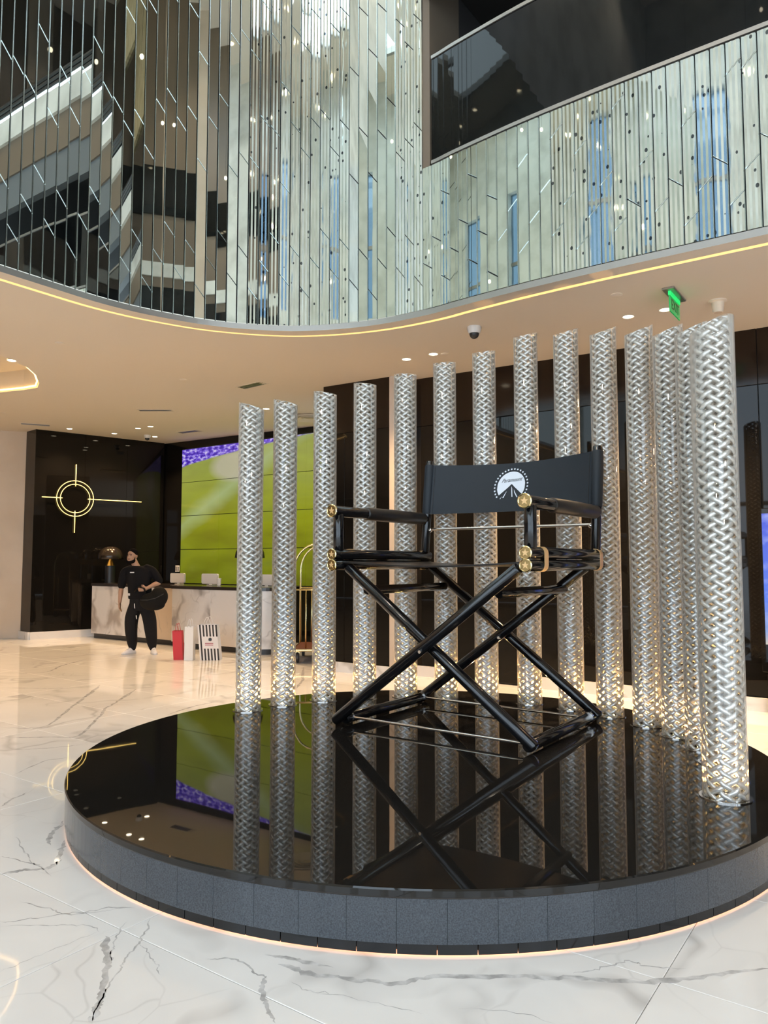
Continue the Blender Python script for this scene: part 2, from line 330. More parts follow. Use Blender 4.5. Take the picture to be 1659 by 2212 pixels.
def vein_mesh(pts, seed):
    rv = random.Random(seed); mb = MB(); P_ = [Vector((p[0], p[1])) for p in pts]; n_ = 9
    Q = [P_[0]*2-P_[1]]+P_+[P_[-1]*2-P_[-2]]; W = [pts[0][2]]+[p[2] for p in pts]+[pts[-1][2]]
    L_ = []
    for i in range(1, len(Q)-2):
        for k in range(n_):
            t_ = k/n_; p0, p1, p2, p3 = Q[i-1:i+3]
            L_.append((0.5*((2*p1)+(-p0+p2)*t_+(2*p0-5*p1+4*p2-p3)*t_*t_+(-p0+3*p1-3*p2+p3)*t_**3), W[i]+(W[i+1]-W[i])*t_))
    L_.append((P_[-1], W[-2])); N_ = len(L_)
    jit = [Vector((0, 0))]
    for i in range(N_-1): jit.append(jit[-1]*0.8+Vector((rv.gauss(0, 1), rv.gauss(0, 1)))*0.004)
    for i, (p, w_) in enumerate(L_):
        t_ = L_[min(i+1, N_-1)][0]-L_[max(i-1, 0)][0]; t_.normalize(); nn = Vector((-t_.y, t_.x))
        e_ = min(1, i/4+0.05, (N_-1-i)/4+0.05); p = p+jit[i]
        a_ = p+nn*w_*e_*rv.uniform(0.45, 1.35); b_ = p-nn*w_*e_*rv.uniform(0.45, 1.35)
        mb.v += [(a_.x, a_.y, 0.0005), (b_.x, b_.y, 0.0005)]
        if i: mb.f.append((2*i-2, 2*i-1, 2*i+1, 2*i))
    return mb
for i, pts in enumerate(VEINS):
    vein_mesh(pts, i).build('marble_vein', M_vein, fl)

# ------------------------------------------------------------------ the void in the ceiling (plan curve of the mirror wall)
ctrl = [(-6.56, 1.2), (-6.56, 2.2), (-6.56, 3.31), (-6.56, 3.9), (-6.555, 4.24), (-6.51, 4.563), (-6.42, 4.884), (-6.219, 5.354), (-5.923, 5.745), (-5.548, 6.069),
        (-5.069, 6.285), (-4.549, 6.395), (-3.98, 6.40), (-3.62, 6.35), (-2.875, 6.268), (-2.104, 6.224), (-1.42, 6.206), (-0.815, 6.195), (0.3, 6.18), (1.6, 6.17)]
def catmull(P, n=14):
    out = []
    for i in range(1, len(P)-2):
        p0, p1, p2, p3 = [Vector(p) for p in P[i-1:i+3]]
        for k in range(n):
            t = k/n
            out.append(0.5*((2*p1)+(-p0+p2)*t+(2*p0-5*p1+4*p2-p3)*t*t+(-p0+3*p1-3*p2+p3)*t**3))
    out.append(Vector(P[-2]))
    return out
curve = catmull(ctrl)
# arc-length resample
S_ = [0.0]
for a, b in zip(curve, curve[1:]): S_.append(S_[-1]+(b-a).length)
def at(s):
    if s <= 0: return curve[0]
    for i in range(len(S_)-1):
        if s <= S_[i+1]:
            t = (s-S_[i])/(S_[i+1]-S_[i]); return curve[i].lerp(curve[i+1], t)
    return curve[-1]
LEN = S_[-1]
def nrm(s):      # inward normal (towards the void)
    d = at(min(s+0.03, LEN))-at(max(s-0.03, 0)); d.normalize()
    return Vector((d.y, -d.x))
NSEG = 90
path = [at(LEN*i/NSEG) for i in range(NSEG+1)]
norms = [nrm(LEN*i/NSEG) for i in range(NSEG+1)]
loop_in = [(-6.56, -9.4)] + [(p.x, p.y) for p in path] + [(7.3, 6.15), (7.3, -9.4)]
def offset(d):
    return [(-6.56-d, -9.4)] + [(p.x-n.x*d, p.y-n.y*d) for p, n in zip(path, norms)] + [(7.3, 6.15+d), (7.3, -9.4)]
L0, L1, L2 = offset(0.0), offset(0.17), offset(0.25)

# ------------------------------------------------------------------ ceiling
coffer = [(-9.55, 5.02), (-9.49, 4.85), (-9.58, 5.02), (-9.78, 5.35), (-10.12, 5.67), (-10.54, 5.95), (-10.87, 6.11), (-11.22, 6.08), (-11.71, 5.97), (-12.6, 5.6), (-13.2, 4.9), (-12.9, 4.1), (-12.0, 3.75), (-10.6, 4.0), (-9.75, 4.45)]
coffer = coffer[1:]
def flat_with_holes(outer, holes, zf, flip=True):
    loops = [[Vector((x, y, 0)) for x, y in outer]] + [[Vector((x, y, 0)) for x, y in h] for h in holes]
    tri = tessellate_polygon(loops)
    vs = [p for l in loops for p in l]
    m = MB(); m.v = [(p.x, p.y, zf(p.x)) for p in vs]; m.f = [tuple(t) for t in tri]
    return m
outer = [(-26, -9.4), (-6.81, -9.4)] + [p for p in L2[1:-2]] + [(8.9, 6.4), (8.9, 14), (-26, 14)]
cm = flat_with_holes(outer, [coffer], cz)
ceil = cm.build('ceiling', M_ceil)
struct(ceil, 'beige painted lobby ceiling with a curved edge')
# lip strip between the LED groove and the mirror wall, groove recess, LED
def band(A, B, za, zb, name, m, parent):
    mb = MB(); n = len(A)
    mb.v = [(x, y, za(x)) for x, y in A]+[(x, y, zb(x)) for x, y in B]
    mb.f = [(i, i+1, n+i+1, n+i) for i in range(n-1)]
    return mb.build(name, m, parent)
A0, A1, A2 = L0[0:-1], L1[0:-1], L2[0:-1]
band(A0, A1, lambda x: cz(x)-0.01, lambda x: cz(x)-0.01, 'ceiling_lip', M_ceil, ceil)
band(A0, A0, lambda x: cz(x)-0.01, lambda x: cz(x)+0.05, 'lip_edge', M_trimgrey, ceil)
band(A1, A1, lambda x: cz(x)-0.01, lambda x: cz(x)+0.09, 'groove_side', M_coffer, ceil)
band(A2, A2, lambda x: cz(x), lambda x: cz(x)+0.09, 'groove_side', M_coffer, ceil)
band(A1, A2, lambda x: cz(x)+0.09, lambda x: cz(x)+0.09, 'groove_top', M_coffer, ceil)
lx = offset(0.245)[0:-1]; lx2 = offset(0.195)[0:-1]
band(lx, lx2, lambda x: cz(x)+0.03, lambda x: cz(x)+0.03, 'led_strip', M_led, ceil)
# teardrop coffer with warm cove light
cb = MB(); n = len(coffer)
cb.v = [(x, y, cz(x)) for x, y in coffer]+[(x, y, cz(x)+0.32) for x, y in coffer]
cb.f = [(i, (i+1) % n, n+(i+1) % n, n+i) for i in range(n)]
cb.build('coffer_side', M_coffer, ceil)
cxm = sum(p[0] for p in coffer)/n; cym = sum(p[1] for p in coffer)/n
ct = MB(); ct.v = [(x, y, cz(x)+0.32) for x, y in coffer]; ct.f = [tuple(range(n))]
ct.build('coffer_top', M_coffer, ceil)
cl = MB(); sh = [(cxm+(x-cxm)*0.97, cym+(y-cym)*0.97) for x, y in coffer]
cl.tube([(x, y, cz(x)+0.03) for x, y in sh], 0.012, 6, closed=True)
cl.build('coffer_led', M_led, ceil)
# slab above the lobby ceiling (first-floor gallery floor)
gal = MB()
gal.prism([(-3.95, 6.55), (9, 6.45), (9, 13.0), (-3.95, 13.0)], 5.45, 5.6)
struct(gal.build('gallery_floor', M_gallery), 'dark first-floor gallery slab')

# ------------------------------------------------------------------ mirror wall
ZTOP = 10.6
S_BAL = None
for i in range(400):
    s = LEN*i/400
    if at(s).x > -4.10 and at(s).y > 6: S_BAL = s; break
mw = MB()
nb = 70
ringA = [at(S_BAL*i/nb) for i in range(nb+1)]; nA = [nrm(S_BAL*i/nb) for i in range(nb+1)]
A = [(p.x-n_.x*0.03, p.y-n_.y*0.03) for p, n_ in zip(ringA, nA)]
mw.v = [(x, y, cz(x)+0.04) for x, y in A]+[(x, y, ZTOP) for x, y in A]
mw.f = [(i, i+1, nb+2+i, nb+1+i) for i in range(nb)]
wall_m = struct(mw.build('wall_mirror', M_backing), 'tall curved wall clad in vertical mirror strips')
bw_ = MB()
ringB = [at(S_BAL+(LEN-S_BAL)*i/60) for i in range(61)]; nB = [nrm(S_BAL+(LEN-S_BAL)*i/60) for i in range(61)]
Bp = [(p.x-n_.x*0.03, p.y-n_.y*0.03) for p, n_ in zip(ringB, nB)]
BT = 5.70
bw_.v = [(x, y, cz(x)+0.04) for x, y in Bp]+[(x, y, BT) for x, y in Bp]
bw_.f = [(i, i+1, 62+i, 61+i) for i in range(60)]
wall_b = struct(bw_.build('wall_balcony_front', M_backing), 'balcony front clad in narrow mirror strips')

SW = 0.115
def strip_piece(s0, s1, zb0, zb1, zt0, zt1, ribs, m, parent):
    # one piece of mirror: chamfered plate between s0..s1, bottom edge zb0->zb1, top edge zt0->zt1
    g = 0.0022; ch = 0.006; dp = 0.012
    p0, p1 = at(s0+g), at(s1-g); c = (p0+p1)/2
    n_ = nrm((s0+s1)/2); t = (p1-p0); L = t.length; t.normalize()
    def P(a, d, z): q = p0+t*(a*L)+n_*d; return (q.x-c.x, q.y-c.y, z-zc)
    zc = (zb0+zt0)/2
    def zb(a): return zb0+(zb1-zb0)*a
    def zt(a): return zt0+(zt1-zt0)*a
    mb = MB()
    e = ch/L
    # chamfer ring + front
    o = [P(0, -dp, zb(0)+g), P(1, -dp, zb(1)+g), P(1, -dp, zt(1)-g), P(0, -dp, zt(0)-g)]
    k = ribs if ribs else 1
    xs = [e+(1-2*e)*i/k for i in range(k+1)]
    fb = []; ft = []
    for i, a in enumerate(xs):
        d = 0.0
        if ribs: d = -0.0035 if i % 2 else 0.0
        fb.append(P(a, d, zb(a)+g+ch)); ft.append(P(a, d, zt(a)-g-ch))
    mb.v = o+fb+ft; b0 = 4; t0 = 4+k+1
    for i in range(k): mb.f.append((b0+i, b0+i+1, t0+i+1, t0+i))
    nf = len(mb.f)
    mb.f.append((0, b0, t0, 3)); mb.f.append((1, 2, t0+k, b0+k))
    mb.f.append((0, 1, b0+k) + tuple(b0+i for i in range(k-1, -1, -1)))
    mb.f.append((3,) + tuple(t0+i for i in range(k+1)) + (2,))
    me = mb.mesh('mirror_strip', m); me.materials.append(M_edge)
    for i, p in enumerate(me.polygons):
        if i >= nf: p.material_index = 1
    ob = new_obj('mirror_strip', me, parent); ob.location = (c.x, c.y, zc)
    return ob
rs = random.Random(3)
def kind_of(x, y):
    # which runs of the wall are ribbed, which are plain
    if y < 5.35 and x < -6.1: return 0
    if x < -5.95: return 0
    if -5.95 <= x < -5.0: return 5
    if -5.0 <= x < -4.42: return 0
    if -4.42 <= x < -3.72: return 5
    if -3.72 <= x < -2.62: return 0
    return 5
ns = int(LEN/SW)
for i in range(ns):
    s0, s1 = i*SW, (i+1)*SW
    mid = at((s0+s1)/2)
    lower = cz(mid.x)+0.05
    bal = s0 >= S_BAL-0.02
    if mid.y < 2.9 and mid.x < -6: continue
    if bal and mid.x > 0.0: continue
    rb = kind_of(mid.x, mid.y)
    top = BT-0.01 if bal else ZTOP
    cuts = []
    if bal:
        z = lower+0.15+((i*0.37) % 1.0)*0.7
        while z < top-0.2:
            sl = (0.10 if (mid.x > -1.9 and (i % 3)) else -0.10) if mid.x > -3.0 else (-0.08)
            if mid.x > -3.1 and mid.x < -1.9: sl = 0.10
            cuts.append((z, z+sl)); z += rs.uniform(0.75, 1.15)
    else:
        z = lower+0.25+((i*0.41) % 1.0)*0.8
        while z < min(top, 8.4)-0.2:
            cuts.append((z+0.07, z-0.07)); z += rs.uniform(1.05, 1.7)
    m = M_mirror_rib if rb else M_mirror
    par = wall_b if bal else wall_m
    edges = [(lower, lower)]+cuts+[(top, top)]
    for (a0, a1), (b0, b1) in zip(edges, edges[1:]):
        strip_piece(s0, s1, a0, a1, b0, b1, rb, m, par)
# mirror panels that carry the wall on past the picture edge
MB().box(-6.60, -6.565, -2.0, 2.88, cz(-6.5)+0.05, ZTOP).build('mirror_panel', M_mirror, wall_m)
MB().box(0.02, 7.2, 6.18, 6.21, cz(2)+0.05, BT-0.01).build('mirror_panel', M_mirror, wall_b)
# balcony trim and dark glass balustrade
bal_root = tag(empty('balustrade', (-4.0, 6.4, BT)), 'dark tinted glass balustrade above the mirrored balcony front', 'balustrade')
def offs(pts, ns_, d): return [(p.x+n_.x*d, p.y+n_.y*d) for p, n_ in zip(pts, ns_)]
def wallstrip(pa, pb, z0, z1):
    mb = MB(); n = len(pa)
    mb.v = [(x, y, z0) for x, y in pa]+[(x, y, z1) for x, y in pa]+[(x, y, z1) for x, y in pb]+[(x, y, z0) for x, y in pb]
    for i in range(n-1):
        for k in range(4):
            a = k*n+i; b = ((k+1) % 4)*n+i
            mb.f.append((a, a+1, b+1, b))
    mb.f.append((0, n, 2*n, 3*n)); mb.f.append((n-1, 4*n-1, 3*n-1, 2*n-1))
    return mb
start = [k for k, p in enumerate(ringB) if p.x > -3.965][0]
gp = ringB[start:]+[Vector((7.0, 6.165))]; gn = nB[start:]+[nB[-1]]
def rel(o): o.location = (4.0, -6.4, -BT); return o
rel(wallstrip(offs(gp, gn, 0.005), offs(gp, gn, -0.05), BT-0.005, BT+0.03).build('bottom_trim', M_trimgrey, bal_root))
# separate glass panes
k0 = 0
while k0 < len(gp)-1:
    k1 = min(k0+13, len(gp)-1)
    rel(wallstrip(offs(gp[k0:k1+1], gn[k0:k1+1], -0.012), offs(gp[k0:k1+1], gn[k0:k1+1], -0.032), BT+0.03, 6.84).build('glass_pane', M_darkglass, bal_root))
    k0 = k1
rel(wallstrip(offs(gp, gn, 0.0), offs(gp, gn, -0.045), 6.84, 6.875).build('handrail', M_trimgrey, bal_root))
# stone jamb at the end of the tall mirror wall, dark gallery behind
struct(MB().box(-4.12, -3.975, 6.42, 7.05, 4.2, ZTOP).build('trim_1', M_bronze), 'beige stone jamb beside the balcony opening')
struct(MB().box(-3.97, 9.0, 10.2, 10.4, 5.6, 9.0).build('wall_gallery', M_gallery), 'dark back wall of the first-floor gallery')
struct(MB().box(-4.12, -3.975, 7.05, 10.4, 5.4, 9.0).build('wall_gallery_end', M_gallery))
# upper storeys over the balcony, which the mirrors show
up = empty('wall_upper_storeys', (1.5, 6.4, 8.0)); struct(up, 'upper storeys above the balcony')
def upart(name, m, *b):
    o = MB().box(*b).build(name, m, up); o.location = (-1.5, -6.4, -8.0); return o
upart('soffit', M_gallery, -3.97, 8.9, 6.35, 10.4, 7.95, 8.05)
upart('fascia', M_bronze, -3.97, 8.9, 6.25, 6.4, 8.05, 8.65)
upart('fascia_panel', M_bluegrey, -3.97, 8.9, 6.28, 6.4, 7.5, 8.05)
upart('white_band', M_wallmarble, -3.97, 8.9, 6.2, 6.4, 8.65, 9.05)
for k in range(3): upart('rail', M_dark, -3.97, 8.9, 6.17, 6.2, 9.1+k*0.09, 9.13+k*0.09)
upart('glass_band', M_darkglass, -3.97, 8.9, 6.3, 6.4, 9.4, 12.4)
upart('gold_band', M_gold, -3.97, 8.9, 6.25, 6.4, 12.4, 18.0)

# ------------------------------------------------------------------ walls behind the columns and reception
WV = 8.74
wb = empty('wall_back', (-3.0, WV, 0)); struct(wb, 'black glass panelled wall behind the glass columns')
def child(o, root): o.location = -root.location; return o
u = -5.84
widths = [0.76, 0.54, 0.54, 0.9, 0.9, 0.9, 0.9, 0.9, 0.9, 1.2, 1.2, 1.2]
edgesU = [-5.84]
for x in widths: edgesU.append(edgesU[-1]+x)
child(MB().box(-5.9, 6, WV+0.03, WV+0.3, 0, 4.6).build('backing', M_dark, wb), wb)
for a, b in zip(edgesU, edgesU[1:]):
    is_door = a > -5.2 and b < -3.9
    child(MB().bbox(a+0.003, b-0.003, WV, WV+0.03, 3.46, cz(a)+0.2, 0.003).build('panel', M_brownblack, wb), wb)
    if not is_door:
        child(MB().bbox(a+0.003, b-0.003, WV, WV+0.03, 0.15, 3.455, 0.003).build('panel', M_black, wb), wb)
# double glass door with long steel pulls
dr = empty('door_1', (-4.54, WV, 0)); struct(dr, 'black glass double door with long steel pulls')
for k, (a, b) in enumerate([(-5.08, -4.54), (-4.54, -4.0)]):
    lf = child(MB().bbox(a+0.004, b-0.004, WV-0.005, WV+0.03, 0.02, 3.45, 0.004).build('door_leaf', M_black, dr), dr)
    hx = -4.885 if k == 0 else -4.73
    h = MB().tube([(hx, WV-0.06, 0.45), (hx, WV-0.06, 1.72)], 0.016, 10)
    for z in (0.6, 1.57): h.tube([(hx, WV-0.06, z), (hx, WV-0.004, z)], 0.009, 8)
    child(h.build('pull_handle', M_chrome, lf, auto=40), dr)
# block that stands proud of the wall
blk = empty('wall_block', (-6.45, 8.42, 0)); struct(blk, 'black panelled block standing proud of the wall')
child(MB().box(-7.09, -5.85, 8.44, 9.6, 0.0, 4.5).build('core', M_brownblack, blk), blk)
for a, b in [(-7.09, -6.68), (-6.68, -6.27), (-6.27, -5.85)]:
    child(MB().bbox(a+0.002, b-0.002, 8.41, 8.44, 0.15, 3.43, 0.003).build('panel', M_black, blk), blk)
child(MB().bbox(-7.09, -5.85, 8.41, 8.44, 3.435, 4.3, 0.003).build('panel', M_brownblack, blk), blk)
struct(MB().bbox(-5.88, -5.80, 8.39, WV+0.02, 0.0, 4.4, 0.004).build('trim_2', M_stone), 'beige stone edge at the side of the black block')
struct(MB().bbox(-2.47, -2.30, WV-0.05, WV, 0.15, 4.35, 0.004).build('trim_3', M_stone), 'beige stone strip on the black wall')
def baseboard(name, pts, h=0.14, t=0.04, lab=None):
    o = MB()
    for (a, b) in zip(pts, pts[1:]):
        d = Vector((b[0]-a[0], b[1]-a[1])); d.normalize(); n_ = Vector((d.y, -d.x))*t
        o.prism([(a[0], a[1]), (a[0]+n_.x, a[1]+n_.y), (b[0]+n_.x, b[1]+n_.y), (b[0], b[1])], 0.0, h)
    return struct(o.build(name, M_base), lab)
baseboard('baseboard_back', [(-5.8, WV), (-5.09, WV)], lab='white marble baseboard under the black wall')
baseboard('baseboard_right', [(-3.99, WV), (5.5, WV)], lab='white marble baseboard along the right of the black wall')
baseboard('baseboard_block', [(-7.1, 8.41), (-5.80, 8.41)], lab='white marble baseboard of the black block')
# left black wall with its end face, beige wall beyond
LA, LB = Vector((-14.62, 8.22)), Vector((-13.90, 10.87))
ld = (LB-LA).normalized(); ln = Vector((ld.y, -ld.x))
def lwall(s, d, z): q = LA+ld*s+ln*d; return (q.x, q.y, z)
wl = empty('wall_left_black', (LA.x, LA.y, 0)); struct(wl, 'black glass wall left of the reception desks')
def lpanel(s0, s1, z0, z1, m, nm='panel', d0=-0.03, d1=0.0):
    mb = MB().loft([[lwall(s0, d1, z0), lwall(s1, d1, z0), lwall(s1, d1, z1), lwall(s0, d1, z1)][::-1], [lwall(s0, d0, z0), lwall(s1, d0, z0), lwall(s1, d0, z1), lwall(s0, d0, z1)][::-1]])
    return child(mb.build(nm, m, wl), wl)
lpanel(0.0, 1.0, 0.15, 4.6, M_black); lpanel(1.004, 1.9, 0.15, 4.6, M_black); lpanel(1.904, 2.75, 0.15, 4.6, M_black)
e0 = (-15.12, 8.30)
child(MB().prism([(LA.x, LA.y), (LA.x-ln.x*0.03, LA.y-ln.y*0.03), (e0[0], e0[1]+0.03), e0], 0.15, 4.6).build('end_panel', M_brownblack, wl), wl)
child(MB().prism([(LA.x-ln.x*.04, LA.y-ln.y*.04+.02), (e0[0], e0[1]+0.04), (-16.0, 12), (LB.x-ln.x*.04, LB.y-ln.y*.04)], 0.0, 4.6).build('core', M_dark, wl), wl)
baseboard('baseboard_left', [e0, (LA.x, LA.y), (LA.x+ld.x*2.7, LA.y+ld.y*2.7)], 0.15, lab='white marble baseboard of the left black wall')
struct(MB().prism([(-15.13, 8.30), (-15.13, 8.6), (-19.5, 4.2), (-19.5, 3.6)], 0, 4.7).build('wall_left', M_beige), 'beige wall at the far left')
struct(MB().box(-14.4, -6.5, 10.93, 11.2, 0, 4.6).build('wall_reception', M_black), 'black wall around the video wall')
# rear shell of the hall that the mirrors and the polished stone show
shell = empty('wall_entrance', (0, -9.2, 0)); struct(shell, 'glazed entrance front with marble piers behind the viewer')
def shp(name, m, *b): return child(MB().box(*b).build(name, m, shell), shell)
for k in range(8):
    x = -7.0+k*2.0
    shp('pier', M_wallmarble, x-0.22, x+0.22, -9.35, -8.95, 0, 7.6)
for z in (3.4,): shp('transom', M_trimgrey, -7, 7, -9.3, -9.15, z, z+0.14)
# upper marble wall with a few tall windows
wins = [(-5.9, -5.0), (-3.4, -2.6), (0.2, 1.2), (3.6, 4.6)]
xs = [-7.3]
for a_, b_ in wins: xs += [a_, b_]
xs.append(7.3)
for q in range(0, len(xs), 2): shp('marble_face', M_wallmarble, xs[q], xs[q+1], -9.3, -9.0, 7.6, 18)
for a_, b_ in wins:
    shp('marble_face', M_wallmarble, a_, b_, -9.3, -9.0, 7.6, 9.6); shp('marble_face', M_wallmarble, a_, b_, -9.3, -9.0, 14.6, 18)
    shp('transom', M_trimgrey, a_, b_, -9.25, -9.15, 12.0, 12.12)
    shp('window_pane', M_tint, a_, b_, -9.21, -9.19, 9.6, 14.6)
sh2 = empty('wall_side', (7.3, -3, 0)); struct(sh2, 'glazed side front behind the viewer')
def shp2(name, m, *b): return child(MB().box(*b).build(name, m, sh2), sh2)
for k in range(6):
    y = -9.0+k*2.2
    shp2('pier', M_wallmarble, 7.0, 7.3, y-0.25, y+0.25, 0, 7.6)
shp2('transom', M_trimgrey, 7.05, 7.2, -9, 2.0, 4.2, 4.34)
shp2('marble_face', M_wallmarble, 7.0, 7.3, -9.3, -2.5, 7.6, 18); shp2('bronze_face', M_bronze, 7.0, 7.3, -2.5, 2.0, 7.6, 18)
shp2('bronze_face', M_bronze, 7.0, 7.3, 2.0, 6.4, 4.1, 18)
shp2('glass_band', M_darkglass, 6.96, 7.0, -2.5, 6.3, 8.2, 9.3); shp2('white_band', M_wallmarble, 6.94, 7.0, -2.5, 6.3, 9.6, 10.0); shp2('glass_band', M_darkglass, 6.96, 7.0, -2.5, 6.3, 11.4, 12.8)
shp2('stone_strip', M_beige, 6.93, 7.0, 1.2, 1.9, 4.1, 18); shp2('stone_strip', M_beige, 6.93, 7.0, 4.4, 5.0, 4.1, 18)
shp2('far_wall', M_brownblack, 8.9, 9.1, 2.0, 14, 0, 5)
shp2('return', M_brownblack, 7.0, 9.0, 1.9, 2.1, 0, 5)
shl = empty('wall_marble_left', (-6.7, -5, 0)); struct(shl, 'white marble wall behind the viewer')
child(MB().box(-6.9, -6.57, -9.3, -2.0, 4.2, 18).build('marble_face', M_wallmarble, shl), shl)
child(MB().box(-6.9, -6.57, -2.0, 6.0, ZTOP, 18).build('marble_face', M_wallmarble, shl), shl)
struct(MB().box(-26.2, -26, -9.5, 14, 0, 4.7).build('wall_far_left', M_beige))
struct(MB().box(-26, -6.6, -9.5, -9.3, 0, 4.8).build('wall_lounge', M_beige))
struct(MB().box(-26, -14, 13.8, 14, 0, 4.7).build('wall_lounge_end', M_beige))
ca = empty('ceiling_atrium', (0.5, 0, 18)); struct(ca, 'high atrium ceiling round a long skylight')
for q in ((-7.2, -2.0, -9.5, 14), (3.0, 9.2, -9.5, 14), (-2.0, 3.0, -9.5, -7.0), (-2.0, 3.0, 0.0, 14)): child(MB().box(*q, 18, 18.2).build('ceiling_field', M_ceil, ca), ca)
for q in range(4): child(MB().box(-2.0, 3.0, -7.0+2.33*q-0.06, -7.0+2.33*q+0.06, 17.9, 18.1).build('skylight_bar', M_trimgrey, ca), ca)
spots_ = MB()
for q in range(46):
    xx, yy = random.Random(q).uniform(-6.8, 8.5), random.Random(q+99).uniform(-9, 6)
    if -2.2 < xx < 3.2 and -7.2 < yy < 0.2: continue
    spots_.lathe([(0.001, 17.985), (0.07, 17.985)], 10, xx, yy, caps=False)
o_ = child(spots_.build('ceiling_spots', M_lens, ca), ca); o_['kind'] = 'stuff'
glint_bulbs = MB(); cords = MB(); rp = random.Random(21)  # out-of-view bulbs on cords, added to give the mirrors warm glints
for q in range(34):
    xx, yy, zz = rp.uniform(-4.5, 5.5), rp.uniform(-5.5, 5.6), rp.uniform(8.6, 14.5)
    glint_bulbs.ellipsoid((xx, yy, zz), (0.035, 0.035, 0.05), 8, 5)
    cords.tube([(xx, yy, zz+0.04), (xx, yy, 18.0)], 0.0025, 3)
o_ = child(glint_bulbs.build('added_glint_bulbs', M_lens, ca), ca); o_['kind'] = 'stuff'
o_ = child(cords.build('added_glint_cords', M_dark, ca), ca); o_['kind'] = 'stuff'

# ------------------------------------------------------------------ platform
PX, PY, PR, PH = -2.88, 4.51, 2.314, 0.264
pf = tag(empty('display_platform', (PX, PY, 0)), 'low round black granite platform carrying the giant chair and glass columns', 'platform')
top = MB().lathe([(PR-0.03, 0.225), (PR-0.004, 0.226), (PR, 0.232), (PR, PH-0.006), (PR-0.006, PH)], 180)
top.v += []
o = top.build('platform_top', M_granite, pf, auto=30)
MB().lathe([(PR-0.06, 0.0), (PR-0.06, 0.23)], 120).build('core', M_grout, pf)
NP = 72
def arcpiece(r0, r1, a0, a1, z0, z1, k=3, b=0.0):
    rings = []
    for i in range(k+1):
        a = a0+(a1-a0)*i/k; c_, s_ = math.cos(a), math.sin(a)
        rings.append([(r0*c_, r0*s_, z0), (r1*c_, r1*s_, z0), (r1*c_, r1*s_, z1), (r0*c_, r0*s_, z1)])
    return MB().loft(rings)
da = 2*PI/NP; gp_ = 0.0003
sp_me = arcpiece(PR-0.05, PR-0.006, gp_, da-gp_, 0.052, 0.2255).mesh('side_panel', M_side)
for k in range(NP):
    q = new_obj('side_panel', sp_me, pf); q.rotation_euler = (0, 0, k*da)
NPl = 90; db = 2*PI/NPl
pl_me = arcpiece(PR-0.055, PR-0.012, 0.0008, db-0.0008, 0.010, 0.05).mesh('plinth_tile', M_plinth)
for k in range(NPl):
    q = new_obj('plinth_tile', pl_me, pf); q.rotation_euler = (0, 0, k*db)
M_plinthled = mat('plinth_led', (1, .7, .5), .5, emit=(1.0, 0.50, 0.28), es=1.6)
MB().lathe([(PR-0.050, 0.0095), (PR-0.018, 0.0095)], 120, caps=False).build('plinth_led', M_plinthled, pf)

# ------------------------------------------------------------------ glass columns
angs = [174.0, 163.0, 150.8, 138.9, 127.1, 115.6, 104.1, 91.8, 79.6, 67.8, 55.6, 44.4, 33.3, 21.8, 10.6, 0.0]
tops = [2.955, 3.045, 3.18, 3.30, 3.41, 3.52, 3.60, 3.71, 3.66, 3.57, 3.46, 3.34, 3.23, 3.12, 3.01, 2.90]
ordn = ['first', 'second', 'third', 'fourth', 'fifth', 'sixth', 'seventh', 'eighth', 'ninth', 'tenth', 'eleventh', 'twelfth', 'thirteenth', 'fourteenth', 'fifteenth', 'sixteenth']
CR = 0.112
def weave_mesh(h, kx, ky, cr):
    # two families of helical glass ribbons, over and under one another; top cut on a slant
    N = 7; P = 0.40; r0 = cr-0.014; am = 0.0055
    nz = int(h/P*34)
    V_ = []; F_ = []
    for fam in (1, -1):
        for i in range(N):
            ph0 = 2*PI*i/N
            base = len(V_); cnt = 0
            for k in range(nz+1):
                z = (h+0.08)*k/nz
                ph = ph0+fam*2*PI*z/P
                if z > h+kx*math.cos(ph)*r0+ky*math.sin(ph)*r0+0.02: continue
                r = r0+fam*am*math.cos(PI*2*N*z/P)
                c_, s_ = math.cos(ph), math.sin(ph)
                rad = Vector((c_, s_, 0)); tan = Vector((-s_*fam*2*PI/P*r, c_*fam*2*PI/P*r, 1)); tan.normalize()
                bi = rad.cross(tan)
                p = Vector((r*c_, r*s_, z))
                Q_ = [p+rad*0.0065, p+bi*0.0158, p-rad*0.0065, p-bi*0.0158]
                for q_ in Q_: q_.z = max(min(q_.z, h+kx*q_.x+ky*q_.y-0.002), 0.002)
                V_ += Q_
                cnt += 1
            for k in range(cnt-1):
                a = base+4*k; b = a+4
                for j in range(4):
                    F_.append((a+j, a+(j+1) % 4, b+(j+1) % 4, b+j))
    me = bpy.data.meshes.new('weave'); me.from_pydata([tuple(v) for v in V_], [], F_); me.update()
    for p in me.polygons: p.use_smooth = True
    me.materials.append(M_weave)
    return me
col_lab = {0: 'leftmost woven glass column, at the left rim of the platform', 7: 'eighth woven glass column from the left, the tallest of the row', 15: 'nearest woven glass column, at the far right front of the platform',
           14: 'woven glass column right behind the nearest one', 13: 'woven glass column two behind the nearest one, mostly hidden'}
